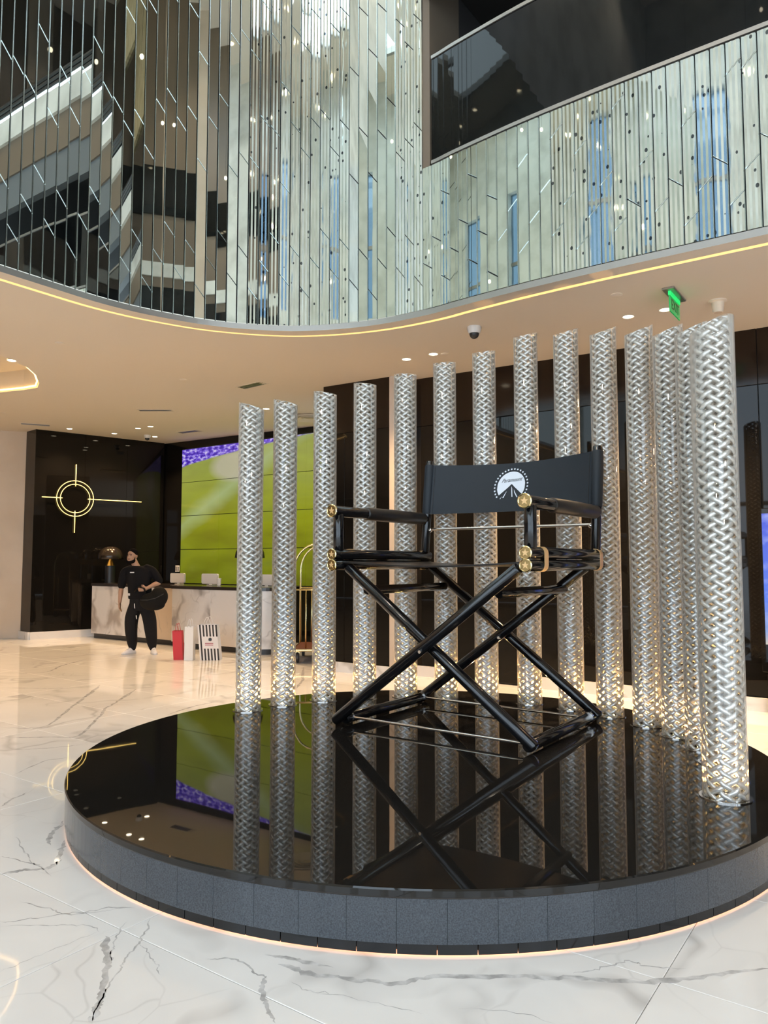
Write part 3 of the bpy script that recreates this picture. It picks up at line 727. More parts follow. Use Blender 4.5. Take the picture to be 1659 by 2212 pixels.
for k, (a, zt) in enumerate(zip(angs, tops)):
    ar = math.radians(a); rr = 1.945 if k < 15 else 1.98
    x, y = PX+rr*math.cos(ar), PY+rr*math.sin(ar)
    c0 = tag(empty('glass_column', (x, y, PH)), col_lab.get(k, ordn[k]+' woven glass column from the left'), 'column', 'woven glass columns on the platform')
    h = zt-PH; kx, ky = 0.42*math.cos(ar), 0.42*math.sin(ar)
    cr = CR if k < 15 else 0.118
    wv = new_obj('weave', weave_mesh(h, kx, ky, cr), c0); wv['kind'] = 'stuff'
    seg = 32; tb = MB()
    def rim(r, z=None): return [(r*math.cos(2*PI*j/seg), r*math.sin(2*PI*j/seg), (h+kx*r*math.cos(2*PI*j/seg)+ky*r*math.sin(2*PI*j/seg)) if z is None else z) for j in range(seg)]
    tb.loft([rim(cr, 0.004), rim(cr), rim(cr-0.006), rim(cr-0.006, 0.004)], caps=False)
    tb.build('glass_tube', M_tube, c0, smooth=True)
    MB().lathe([(cr+0.004, 0.0), (cr+0.02, 0.0), (cr+0.02, 0.006), (cr+0.004, 0.006), (cr+0.004, 0.0)], 40, caps=False).build('base_ring', M_chrome, c0, auto=40)
    lu = MB().lathe([(0.034, 0.0), (0.034, 0.010), (0.026, 0.014)], 20).build('uplight', M_uplens, c0, auto=40)
    ld_ = bpy.data.lights.new('uplight_lamp', 'SPOT'); ld_.energy = 120; ld_.color = (1.0, 0.55, 0.17); ld_.shadow_soft_size = 0.02; ld_.spot_size = math.radians(150); ld_.spot_blend = 0.8
    lo = bpy.data.objects.new('uplight_lamp', ld_); C.objects.link(lo); lo.parent = c0; lo.location = (0, 0, 0.03); lo.rotation_euler = (PI, 0, 0)

# ------------------------------------------------------------------ ceiling fittings
def downlight(u_, v_, label, power=55, z=None, r=0.055):
    z = cz(u_) if z is None else z
    t = tag(empty('downlight', (u_, v_, z)), label, 'ceiling light', 'recessed downlights in the lobby ceiling')
    MB().lathe([(r, 0.02), (r+0.012, -0.002), (r+0.004, -0.006), (r-0.004, 0.0), (r-0.004, 0.02)], 24, caps=False).build('trim_ring', M_whiteplastic, t, auto=40)
    MB().lathe([(0.001, -0.003), (r-0.006, -0.003)], 20, caps=False).build('lens', M_lens, t)
    d = bpy.data.lights.new('downlight_lamp', 'SPOT'); d.energy = power*6; d.color = (1.0, 0.66, 0.36); d.spot_size = math.radians(110); d.spot_blend = 0.7; d.shadow_soft_size = 0.05
    l = bpy.data.objects.new('downlight_lamp', d); C.objects.link(l); l.parent = t; l.location = (0, 0, -0.02)
    return t
UVX = lambda x, y: (x*0.815-y*0.5795, x*0.5795+y*0.815)
DL = [((-4.898, 9.644), 'downlight at the tip of the lit teardrop recess', 90), ((-6.418, 15.055), 'downlight in front of the glowing crosshair wall, leftmost at reception', 34), ((-5.7, 15.6), 'downlight above the mushroom lamp near the black wall', 34),
      ((-4.965, 14.889), 'left one of a close pair of downlights above the standing person', 30), ((-4.637, 14.647), 'right one of a close pair of downlights above the standing person', 30), ((-4.95, 15.95), 'farthest downlight, beside the ceiling camera in the reception corner', 40),
      ((-2.03, 12.691), 'downlight seen between the first two glass columns', 55), ((0.285, 9.32), 'left one of two downlights above the fifth and sixth columns', 50), ((0.61, 9.064), 'right one of two downlights above the fifth and sixth columns', 50),
      ((2.519, 7.534), 'downlight left of the green exit sign above the tall columns', 100), ((2.815, 7.305), 'downlight right behind the green exit sign', 100)]
for (x, y), lab, pw in DL:
    a, b = UVX(x, y); downlight(a, b, lab, pw)
def onceil_obj(name, x, y, mb, m, lab, cat, group=None, auto=40, rz=0.0):
    a, b = UVX(x, y); o = mb.build(name, m, None, auto=auto); o.location = (a, b, cz(a)); o.rotation_euler = (0, 0, rz); tag(o, lab, cat, group); return o
# linear air grilles with slats
def grille(x, y, L, W, lab, rz=0.0):
    a, b = UVX(x, y); t = tag(empty('air_grille', (a, b, cz(a)), rz), lab, 'vent', 'slot grilles in the lobby ceiling')
    f = MB()
    for q in ((-L/2, L/2, -W/2, -W/2+.02), (-L/2, L/2, W/2-.02, W/2), (-L/2, -L/2+.02, -W/2+.02, W/2-.02), (L/2-.02, L/2, -W/2+.02, W/2-.02)): f.box(q[0], q[1], q[2], q[3], -0.008, 0.0)
    f.build('frame', M_ceil, t)
    MB().box(-L/2+.02, L/2-.02, -W/2+.02, W/2-.02, -0.003, -0.001).build('opening', M_dark, t)
    for k in range(3):
        yy = -W/2+.02+(W-.04)*(k+0.5)/3
        MB().box(-L/2+.02, L/2-.02, yy-.006, yy+.006, -0.007, -0.003).build('slat', M_trimgrey, t)
grille(-1.953, 10.897, 0.55, 0.2, 'slot air grille in the ceiling above the first glass columns', math.radians(-5))
grille(-4.023, 12.947, 0.6, 0.16, 'slot air grille in the ceiling midway to reception', math.radians(35))
grille(-6.9, 14.6, 0.55, 0.2, 'slot air grille just in front of the left black wall', math.radians(60))
grille(-4.0, 15.2, 0.6, 0.2, 'slot air grille in front of the video wall', math.radians(5))
# small round detectors
for (x, y), lab in [((-3.9, 8.8), 'small round detector between the mirror wall and the teardrop recess'), ((-2.9, 10.6), 'small round detector in the middle of the beige ceiling'), ((-6.9, 13.4), 'small round detector near the left end of the ceiling'), ((2.2, 6.9), 'small round detector on the ceiling left of the exit sign'), ((0.75, 9.05), 'small round detector right of the paired downlights')]:
    onceil_obj('ceiling_detector', x, y, MB().lathe([(0.055, 0.002), (0.055, -0.006), (0.03, -0.014), (0.001, -0.014)], 20, caps=False), M_ceil, lab, 'detector', 'small ceiling detectors')
# round diffuser behind the second and third columns
a, b = UVX(-1.36, 13.4); t = tag(empty('round_diffuser', (a, b, cz(a)-0.012)), 'round air diffuser in the ceiling between the second and third columns', 'vent')
for k in range(4):
    r_ = 0.08+k*0.075
    MB().lathe([(r_, -0.002), (r_+0.05, -0.022), (r_+0.045, -0.008), (r_+0.002, -0.002)], 32, caps=False).build('ring', M_ceil, t, auto=30)
# dome camera by the soffit, second one far off, round speaker
def dome(x, y, lab, s=1.0):
    a, b = UVX(x, y); t = tag(empty('dome_camera', (a, b, cz(a))), lab, 'security camera')
    MB().lathe([(0.075*s, 0.0), (0.078*s, -0.02*s), (0.07*s, -0.05*s), (0.062*s, -0.075*s)], 28).build('housing', M_whiteplastic, t, auto=40)
    MB().lathe([(0.052*s, -0.075*s), (0.051*s, -0.09*s), (0.042*s, -0.112*s), (0.024*s, -0.126*s), (0.001, -0.131*s)], 24, caps=False).build('dome', M_dark, t, smooth=True)
dome(0.98, 7.95, 'white dome security camera under the curved ceiling edge')
dome(-5.05, 15.75, 'small white dome camera in the reception corner ceiling', 0.9)
a, b = UVX(3.216, 7.031); t = tag(empty('ceiling_speaker', (a, b, cz(a))), 'cone shaped beige ceiling speaker right of the exit sign', 'speaker')
MB().lathe([(0.085, 0.0), (0.085, -0.012), (0.06, -0.02), (0.05, -0.10), (0.044, -0.115)], 24).build('body', M_ceil, t, auto=40)
MB().lathe([(0.001, -0.118), (0.038, -0.118), (0.042, -0.112)], 20, caps=False).build('grille', M_beige, t)
# hanging exit sign
ex0 = Vector(UVX(2.63, 6.72)); ex1 = Vector(UVX(2.83, 7.0)); exd = (ex1-ex0); exL = exd.length; exd.normalize()
exz = cz(ex0.x)
t = tag(empty('exit_sign', ((ex0.x+ex1.x)/2, (ex0.y+ex1.y)/2, exz), math.atan2(exd.y, exd.x)), 'green glass exit sign hanging from the ceiling', 'sign')
MB().bbox(-exL/2-0.05, exL/2+0.05, -0.055, 0.055, -0.02, 0.0, 0.004).build('ceiling_plate', M_trimgrey, t)
MB().bbox(-exL/2, exL/2, -0.006, 0.006, -0.21, -0.06, 0.002).build('sign_plate', M_greenglass, t)
MB().bbox(-exL/2, exL/2, -0.012, 0.012, -0.06, -0.02, 0.002).build('lit_edge', M_greenlit, t)
def text_mesh(name, body, size, m, parent, loc, rot, shear=0.0, align='CENTER', extrude=0.001):
    cu = bpy.data.curves.new(name, 'FONT'); cu.body = body; cu.size = size; cu.align_x = align; cu.align_y = 'CENTER'; cu.shear = shear; cu.extrude = extrude
    ob = bpy.data.objects.new(name, cu); C.objects.link(ob)
    dg = bpy.context.evaluated_depsgraph_get(); dg.update()
    me = bpy.data.meshes.new_from_object(ob.evaluated_get(dg)); bpy.data.objects.remove(ob)
    me.materials.clear(); me.materials.append(m)
    o = new_obj(name, me, parent); o.location = loc; o.rotation_euler = rot
    return o
text_mesh('letters', 'EXIT', 0.13, M_signdark, t, (0, -0.0075, -0.135), (PI/2, 0, 0))
text_mesh('letters', 'EXIT', 0.13, M_signdark, t, (0, 0.0075, -0.135), (PI/2, 0, PI))

# ------------------------------------------------------------------ giant director's chair
HW, HD = 0.835, 0.66
ch = tag(empty('director_chair', (-2.955, 5.325, PH)), "giant black folding director's chair standing on the round platform", 'chair')
Z = lambda z: z-PH
def cyl(name, pts, r, m=M_chairblack, parent=None, seg=20): return MB().tube(pts, r, seg).build(name, m, parent or ch, auto=40)
zr_u, zr_l, z_arm = 1.617, 1.533, 1.965
def dowel(name, p0, p1, r, m=M_chairblack, parent=None, seg=24, e=0.008):
    p0, p1 = Vector(p0), Vector(p1); d = (p1-p0).normalized()
    return MB().tube([p0, p0+d*e, p1-d*e, p1], [r-e*0.7, r, r, r-e*0.7], seg).build(name, m, parent or ch, auto=50)
lr = 0.043
for sy, nm in ((-1, 'front'), (1, 'back')):
    yy = sy*(HD-0.03)
    # '/' leg lies in front of the '\' leg
    for sgn, dy in ((1, -0.045), (-1, 0.045)):
        lg = dowel('leg', (-sgn*(HW-0.01), yy+dy, Z(PH+0.045)), (sgn*(HW-0.07), yy+dy, Z(1.515)), lr, seg=24)
    bl = MB().tube([(0, yy-0.10, Z(0.905)), (0, yy+0.10, Z(0.905))], 0.012, 12).build('pivot_bolt', M_chrome, ch, auto=40)
for s in (-1, 1):
    # floor bars front to back, stretcher high on the legs
    dowel('floor_bar', (s*(HW-0.05), -HD+0.05, Z(PH+0.055)), (s*(HW-0.05), HD-0.05, Z(PH+0.055)), 0.042)
    for yy in (-HD+0.12, HD-0.12):
        MB().tube([(s*(HW-0.05), yy-0.008, Z(PH+0.055)), (s*(HW-0.05), yy+0.008, Z(PH+0.055))], 0.0445, 24).build('collar', M_chrome, ch, auto=40)
    xs_ = s*(HW-0.26)
    dowel('stretcher', (xs_, -HD+0.06, Z(1.335)), (xs_, HD-0.06, Z(1.335)), 0.036)
    # seat rails (pair) with brass end caps
    for zz, nm in ((zr_u, 'upper'), (zr_l, 'lower')):
        rl = dowel('seat_rail', (s*HW, -HD-0.05, Z(zz)), (s*HW, HD+0.09, Z(zz)), 0.041)
        cp = MB().lathe([(0.047, 0), (0.047, 0.008), (0.041, 0.012), (0.038, 0.009), (0.001, 0.009)], 32, caps=False).build('end_cap', M_brass, rl, auto=40)
        cp.location = (s*HW, -HD-0.05, Z(zz)); cp.rotation_euler = (PI/2, 0, 0)
        ns_ = 5; em = MB()
        st = []
        for q in range(10):
            r_ = 0.026 if q % 2 == 0 else 0.011
            st.append((r_*math.cos(PI/2+q*PI/5), r_*math.sin(PI/2+q*PI/5)))
        em.prism(st, 0.009, 0.0115)
        eo = em.build('cap_emblem', M_goldband, rl); eo.location = (s*HW, -HD-0.05, Z(zz)); eo.rotation_euler = (PI/2, 0, 0)
    # gold straps round the pair of rails
    for yy in (-0.47, HD-0.02):
        rg = [(-0.012*s, zr_u+0.046)]
        rg += [(s*0.047*math.sin(PI*q/8), zr_u+0.047*math.cos(PI*q/8)) for q in range(1, 5)]
        rg += [(s*0.047*math.cos(PI*q/8), zr_l-0.047*math.sin(PI*q/8)) for q in range(0, 5)]
        rg += [(-0.012*s, zr_l-0.047), (-0.012*s, zr_l-0.0435)]
        rg += [(s*0.0435*math.cos(PI*q/8), zr_l-0.0435*math.sin(PI*q/8)) for q in range(4, -1, -1)]
        rg += [(s*0.0435*math.sin(PI*q/8), zr_u+0.0435*math.cos(PI*q/8)) for q in range(4, 0, -1)]
        rg += [(-0.012*s, zr_u+0.0425)]
        MB().loft([[(s*HW+x, yy-0.032, Z(z)) for x, z in rg], [(s*HW+x, yy+0.032, Z(z)) for x, z in rg]]).build('gold_strap', M_goldband, ch, auto=40)
    # arm posts and arm
    dowel('arm_post', (s*(HW), -HD+0.03, Z(zr_u+0.03)), (s*(HW), -HD+0.03, Z(z_arm-0.02)), 0.043)
    ar = dowel('armrest', (s*HW, -HD-0.05, Z(z_arm)), (s*HW, HD+0.02, Z(z_arm)), 0.044)
    cp = MB().lathe([(0.052, 0), (0.052, 0.010), (0.046, 0.014), (0.042, 0.010), (0.001, 0.010)], 32, caps=False).build('end_cap', M_brass, ar, auto=40)
    cp.location = (s*HW, -HD-0.05, Z(z_arm)); cp.rotation_euler = (PI/2, 0, 0)
    st = []
    for q in range(10):
        r_ = 0.030 if q % 2 == 0 else 0.012
        st.append((r_*math.cos(PI/2+q*PI/5), r_*math.sin(PI/2+q*PI/5)))
    eo = MB().prism(st, 0.010, 0.013).build('cap_emblem', M_goldband, ar); eo.location = (s*HW, -HD-0.05, Z(z_arm)); eo.rotation_euler = (PI/2, 0, 0)
    MB().tube([(s*HW, -0.27, Z(z_arm)), (s*HW, -0.25, Z(z_arm)), (s*HW, 0.2, Z(z_arm)), (s*HW, HD-0.03, Z(z_arm)), (s*HW, HD-0.01, Z(z_arm))], [0.046, 0.055, 0.058, 0.055, 0.046], 24).build('arm_sleeve', M_leather, ar, smooth=True)
    # back posts lean backwards
    b0 = Vector((s*(HW-0.01), HD-0.0, Z(zr_u+0.03))); b1 = Vector((s*(HW-0.01), HD+0.10, Z(2.525)))
    dowel('back_post', b0, b1, 0.04)
    pj = b0.lerp(b1, 0.24)
    MB().ellipsoid(tuple(pj+Vector((-s*0.045, 0, 0))), (0.022, 0.022, 0.022), 12, 8).build('rod_joint', M_chrome, ch, smooth=True)
pj = Vector((0, HD+0.024, Z(1.865)))
MB().tube([(-(HW-0.05), pj.y, pj.z), ((HW-0.05), pj.y, pj.z)], 0.013, 12).build('back_rod', M_chrome, ch, auto=40)
MB().tube([(-(HW-0.07), -HD+0.12, Z(PH+0.055)), ((HW-0.07), -HD+0.12, Z(PH+0.055))], 0.011, 12).build('floor_rod', M_chrome, ch, auto=40)
MB().tube([(-(HW-0.07), HD-0.12, Z(PH+0.055)), ((HW-0.07), HD-0.12, Z(PH+0.055))], 0.011, 12).build('floor_rod', M_chrome, ch, auto=40)
# seat sling
rings = []
nx, ny = 24, 2
def sling(t_, y, th):
    x = -HW+2*HW*t_; z = zr_l+0.03-0.035*math.sin(PI*t_)
    return (x, y, Z(z+th))
sm = MB()
for i in range(nx+1):
    t_ = i/nx
    rings.append([sling(t_, -HD+0.04, 0), sling(t_, HD-0.0, 0), sling(t_, HD-0.0, -0.012), sling(t_, -HD+0.04, -0.012)])
sm.loft(rings).build('seat_sling', M_leather, ch, auto=40)
# canvas back, bowed backwards between sleeves on the posts
ZB0, ZB1 = 2.01, 2.485
def backpt(x, z, off=0.0):
    t_ = (x+HW)/(2*HW); lean = HD+0.10*(z-(zr_u+0.03))/(2.525-zr_u-0.03)
    bow = 0.20*math.sin(PI*min(max(t_, 0), 1))*(0.55+0.45*(z-ZB0)/(ZB1-ZB0))
    return (x, lean+bow-0.03+off, Z(z))
bk = MB(); nx, nz = 40, 10; xe = HW-0.02
def edge_top(t_): return ZB1-0.02*math.sin(PI*t_)
for off in (0.0, 0.012):
    for i in range(nx+1):
        x = -xe+2*xe*i/nx
        for j in range(nz+1):
            z = ZB0+(edge_top(i/nx)-ZB0)*j/nz
            bk.v.append(backpt(x, z, off))
W1 = (nx+1)*(nz+1)
for i in range(nx):
    for j in range(nz):
        a = i*(nz+1)+j
        bk.f.append((a, a+nz+1, a+nz+2, a+1)); bk.f.append((W1+a, W1+a+1, W1+a+nz+2, W1+a+nz+1))
    a = i*(nz+1); bk.f.append((a, W1+a, W1+a+nz+1, a+nz+1)); a += nz; bk.f.append((a, a+nz+1, W1+a+nz+1, W1+a))
back = bk.build('back_canvas', M_cloth, ch, auto=60)
for s in (-1, 1):
    f = lambda z: Vector((s*(HW-0.01), HD+0.10*(z-(zr_u+0.03))/(2.525-zr_u-0.03), Z(z)))
    MB().tube([f(ZB0), f(ZB0+0.01), f(ZB1-0.01), f(ZB1)], [0.044, 0.048, 0.048, 0.044], 24).build('canvas_sleeve', M_cloth, back, auto=50)
    x = s*(HW-0.075)
    sv = MB(); pts = [backpt(x, ZB0+0.005+(ZB1-0.02-ZB0)*q/6, -0.003) for q in range(7)]
    sv.tube(pts, 0.0025, 6).build('seam', M_leather, back)
# printed emblem on the canvas: sky disc with a peak cut into it, ring of stars, script name
LX, LZ, LR = -0.015, 2.245, 0.138
def decal(name, polys, m, off):
    mb = MB()
    for poly in polys:
        n0 = len(mb.v)
        for x, z in poly: mb.v.append(backpt(LX+x, LZ+z, off))
        mb.f.append(tuple(range(n0, n0+len(poly))))
    return mb.build(name, m, back)
# the sky is built as narrow vertical slats of the outline so that it follows the canvas
sky = []
mz = -0.100
def mtn(x):      # ridge line of the peak
    a_ = abs(x-0.003); return 0.022-a_*0.98 if a_ < 0.03 else 0.022-0.0294-(a_-0.03)*0.86
nslat = 44
for i in range(nslat):
    xa = -LR*0.985+2*LR*0.985*i/nslat; xb = -LR*0.985+2*LR*0.985*(i+1)/nslat
    def tp(x): return math.sqrt(max(LR*LR-x*x, 0))
    def bt(x): return max(mtn(x), -tp(x) if abs(x) > 0.1 else mtn(x))
    ta, tb_ = tp(xa), tp(xb); ba, bb = bt(xa), bt(xb)
    if ta <= ba and tb_ <= bb: continue
    sky.append([(xa, ba), (xb, bb), (xb, max(tb_, bb)), (xa, max(ta, ba))])
decal('emblem_sky', sky, M_white, -0.004)
snow = [[(-0.075, -0.105), (-0.062, -0.105), (-0.038, -0.045), (-0.045, -0.052)], [(0.004, 0.0), (0.012, -0.02), (0.026, -0.10), (0.016, -0.10), (0.006, -0.035)], [(0.03, -0.028), (0.046, -0.058), (0.076, -0.105), (0.066, -0.105), (0.038, -0.062)], [(-0.10, -0.115), (-0.092, -0.115), (-0.08, -0.09)]]
decal('emblem_snow', snow, M_white, -0.004)
stars = []
for q in range(24):
    a_ = math.radians(-36+q*(252/23)); cx_, cz_ = 0.162*math.cos(a_), 0.162*math.sin(a_)
    stars.append([((0.0105 if k_ % 2 == 0 else 0.0062)*math.cos(PI/2+k_*PI/5)+cx_, (0.0105 if k_ % 2 == 0 else 0.0062)*math.sin(PI/2+k_*PI/5)+cz_) for k_ in range(10)])
decal('emblem_star', stars, M_white, -0.004)
tx = text_mesh('emblem_name', 'Paramount', 0.046, M_cloth, back, (0, 0, 0), (0, 0, 0), shear=0.45, extrude=0.0)
for v_ in tx.data.vertices:
    x_, z_ = v_.co.x*0.98, v_.co.y*1.1+0.058+0.06*v_.co.x
    v_.co = backpt(LX+x_, LZ+z_, -0.007)

# ------------------------------------------------------------------ video wall
def screen_mat(name, kind):
    m = bpy.data.materials.new(name); m.use_nodes = True; nt = m.node_tree
    b = pb(m); b.inputs['Base Color'].default_value = (0.01, 0.01, 0.01, 1); b.inputs['Roughness'].default_value = 0.15
    uvn = nd(m, 'ShaderNodeUVMap'); sep = nd(m, 'ShaderNodeSeparateXYZ'); lk(m, uvn.outputs[0], sep.inputs[0])
    def ramp(src, stops):
        r = nd(m, 'ShaderNodeValToRGB'); e = r.color_ramp.elements
        while len(e) < len(stops): e.new(0.5)
        for q, (p_, c_) in zip(e, stops): q.position = p_; q.color = (*c_, 1)
        lk(m, src, r.inputs[0]); return r.outputs[0]
    def noise(sc, st, rot=0, det=3):
        mp = nd(m, 'ShaderNodeMapping'); mp.inputs['Scale'].default_value = st; mp.inputs['Rotation'].default_value = (0, 0, rot)
        lk(m, uvn.outputs[0], mp.inputs[0]); n_ = nd(m, 'ShaderNodeTexNoise'); n_.inputs['Scale'].default_value = sc; n_.inputs['Detail'].default_value = det
        lk(m, mp.outputs[0], n_.inputs['Vector']); return n_.outputs['Fac']
    def mth(op, a, b_):
        n_ = nd(m, 'ShaderNodeMath', operation=op)
        for k, s in ((0, a), (1, b_)):
            if isinstance(s, (int, float)): n_.inputs[k].default_value = s
            else: lk(m, s, n_.inputs[k])
        return n_.outputs[0]
    def mix(f, a, b_):
        n_ = nd(m, 'ShaderNodeMix', data_type='RGBA'); lk(m, f, n_.inputs['Factor'])
        for k, s in (('A', a), ('B', b_)):
            if isinstance(s, tuple): n_.inputs[k].default_value = (*s, 1)
            else: lk(m, s, n_.inputs[k])
        return n_.outputs['Result']
    X, Y = sep.outputs['X'], sep.outputs['Y']
    if kind == 'field':
        g = ramp(noise(1.6, (1.2, 3.2, 1), 0.9), [(0.30, (0.13, 0.11, 0.003)), (0.45, (0.24, 0.28, 0.005)), (0.56, (0.34, 0.40, 0.012)), (0.72, (0.20, 0.28, 0.05))])
        # darker grass towards the foot of the picture, as in the footage shown
        low = ramp(Y, [(0.0, (0.10, 0.11, 0.004)), (0.45, (0.33, 0.345, 0.008)), (0.9, (0.46, 0.51, 0.15))])
        col = mix(mth('MULTIPLY', 0.55, 1.0), g, low)
        # pale blurred sweep
        d1 = mth('SUBTRACT', Y, mth('ADD', mth('MULTIPLY', X, 0.75), 0.42))
        sw = ramp(mth('ADD', mth('MULTIPLY', mth('ABSOLUTE', d1, 0.0), 3.2), mth('MULTIPLY', noise(3, (1, 2, 1), 0.9), 0.5)), [(0.12, (0.75,)*3), (0.62, (0,)*3)])
        col = mix(sw, col, (0.50, 0.62, 0.34))
        # pale sand patch near the top middle
        px_ = mth('POWER', mth('MULTIPLY', mth('SUBTRACT', X, 0.40), 5.0), 2.0); py_ = mth('POWER', mth('MULTIPLY', mth('SUBTRACT', Y, 0.84), 8.0), 2.0)
        pt = ramp(mth('ADD', px_, py_), [(0.4, (0.8,)*3), (1.0, (0,)*3)])
        col = mix(pt, col, (0.60, 0.55, 0.42))
        # violet stands along the top
        edge = mth('SUBTRACT', mth('ADD', Y, mth('MULTIPLY', noise(6, (1, 1, 1)), 0.02)), mth('ADD', 0.865, mth('MULTIPLY', mth('POWER', X, 0.7), 0.15)))
        bandm = ramp(edge, [(0.0, (0,)*3), (0.012, (1,)*3)])
        vio = ramp(noise(22, (1.6, 2.2, 1), 0, 2), [(0.38, (0.06, 0.02, 0.42)), (0.52, (0.22, 0.12, 0.85)), (0.66, (0.75, 0.68, 1.0))])
        col = mix(bandm, col, vio); es = 0.78
    else:
        sk = ramp(Y, [(0.0, (0.55, 0.5, 0.4)), (0.10, (0.2, 0.3, 0.6)), (0.35, (0.06, 0.16, 0.75)), (1.0, (0.03, 0.06, 0.62))])
        cl_ = ramp(noise(4, (1, 2, 1), 0, 5), [(0.5, (0,)*3), (0.75, (0.5,)*3)])
        col = mix(cl_, sk, (0.5, 0.6, 0.9)); es = 1.1
    lk(m, col, b.inputs['Emission Color']); b.inputs['Emission Strength'].default_value = es
    return m
M_screen = screen_mat('stadium_footage', 'field'); M_blue = screen_mat('blue_poster_footage', 'blue')
VX0, VZ0, PWd, PHt = -13.26, 1.10, 1.225, 0.742
NCOL, NROW = 4, 4
vw = tag(empty('video_wall', (VX0+2, 10.9, VZ0)), 'large video wall of tiled screens showing green turf behind reception', 'video wall')
def uvquad(name, x0, x1, y, z0, z1, uv, m, parent, depth=0.02):
    g = 0.007
    mb = MB().box(x0+g, x1-g, y, y+depth, z0+g, z1-g)
    me = mb.mesh(name, m); ul = me.uv_layers.new(name='UVMap')
    for p in me.polygons:
        for li in p.loop_indices:
            co = me.vertices[me.loops[li].vertex_index].co
            ul.data[li].uv = (uv[0]+(uv[1]-uv[0])*(co.x-x0)/(x1-x0), uv[2]+(uv[3]-uv[2])*(co.z-z0)/(z1-z0))
    return new_obj(name, me, parent)
for i in range(NCOL):
    for j in range(NROW):
        q = uvquad('screen_panel', VX0+i*PWd, VX0+(i+1)*PWd, 10.86, VZ0+j*PHt, VZ0+(j+1)*PHt, (i/3.5, (i+1)/3.5, j/NROW, (j+1)/NROW), M_screen, vw)
        child(q, vw)
child(MB().bbox(VX0-0.02, VX0+NCOL*PWd+0.02, 10.885, 10.925, VZ0-0.02, VZ0+NROW*PHt+0.02, 0.005).build('mount_frame', M_dark, vw), vw)

# ------------------------------------------------------------------ reception desks
def rrect(x0, x1, y0, y1, r, sides=('br',), k=8):
    pts = []
    def arc(cx_, cy_, a0): return [(cx_+r*math.cos(a0+PI/2*q/k), cy_+r*math.sin(a0+PI/2*q/k)) for q in range(k+1)]
    pts += arc(x0+r, y0+r, PI) if 'fl' in sides else [(x0, y0)]
    pts += arc(x1-r, y0+r, 1.5*PI) if 'fr' in sides else [(x1, y0)]
    pts += arc(x1-r, y1-r, 0) if 'br' in sides else [(x1, y1)]
    pts += arc(x0+r, y1-r, PI/2) if 'bl' in sides else [(x0, y1)]
    return pts
M_counterdark = mat('dark_counter_top', (0.03, 0.022, 0.018), 0.12)
def desk(name, label, x0, x1, y0, panels, round_r):
    t = tag(empty(name, ((x0+x1)/2, y0+0.3, 0)), label, 'desk', 'reception desks')
    sd = ('fr',) if round_r else ()
    child(MB().prism(rrect(x0+0.04, x1-0.05, y0+0.05, y0+0.65, 0.3, sd), 0.0, 0.10).build('toe_kick', M_dark, t, auto=40), t)
    child(MB().prism(rrect(x0+0.03, x1-0.03, y0+0.03, y0+0.68, 0.34, sd), 0.10, 1.06).build('carcass', M_counter, t, auto=40), t)
    for a_, b_, m in panels:
        child(MB().bbox(a_+0.0015, b_-0.0015, y0, y0+0.03, 0.095, 1.07, 0.003).build('front_panel', m, t), t)
    if round_r:
        rings = []
        for q in range(9):
            an = -PI/2+PI/2*q/8; c_ = (x1-0.36, y0+0.36)
            rings.append([(c_[0]+rr_*math.cos(an), c_[1]+rr_*math.sin(an), z) for rr_, z in ((0.36, 0.095), (0.36, 1.07), (0.33, 1.07), (0.33, 0.095))])
        child(MB().loft(rings).build('curved_panel', M_counter, t, auto=40), t)
    child(MB().prism(rrect(x0-0.01, x1+0.01, y0-0.015, y0+0.72, 0.37, sd), 1.07, 1.125).build('worktop', M_counterdark, t, auto=40), t)
    return t
desk('reception_desk', 'left marble reception desk carrying the mushroom lamp, behind the person', -14.02, -11.42, 9.2, [(-14.02, -12.55, M_counter), (-12.55, -12.0, M_counter), (-12.0, -11.42, M_tan)], False)
desk('reception_desk', 'right marble reception desk with a rounded end, behind the shopping bags', -11.3, -8.85, 9.08, [(-11.3, -10.25, M_counter), (-10.25, -9.21, M_counter)], True)

# mushroom lamps
M_lampshade = mat('dark_bronze_shade', (0.045, 0.035, 0.028), 0.16, 0.6)
def mushroom(x, y, label, s=1.0):
    t = tag(empty('table_lamp', (x, y, 1.125)), label, 'lamp', 'mushroom lamps on the reception desks')
    MB().lathe([(0.11*s, 0), (0.11*s, 0.006), (0.105*s, 0.01), (0.105*s, 0.36*s), (0.1*s, 0.365*s)], 28).build('base', M_dark, t, auto=40)
    MB().lathe([(0.1*s, 0.365*s), (0.05*s, 0.46*s), (0.03*s, 0.50*s), (0.03*s, 0.56*s)], 24).build('neck', M_brass, t, auto=40)
    MB().lathe([(0.255*s, 0.50*s), (0.26*s, 0.505*s), (0.245*s, 0.60*s), (0.20*s, 0.69*s), (0.13*s, 0.745*s), (0.05*s, 0.768*s), (0.002, 0.77*s)], 36, caps=False).build('shade', M_lampshade, t, smooth=True)
    MB().lathe([(0.001, 0.503*s), (0.25*s, 0.503*s)], 30, caps=False).build('shade_underside', M_brass, t)
a, b = UVX(-5.9, 15.55); mushroom(-13.84, 9.5, 'dark mushroom shaped table lamp with brass neck on the left desk')
mushroom(-9.62, 9.42, 'dark mushroom shaped table lamp on the right desk, half behind a glass column', 1.02)
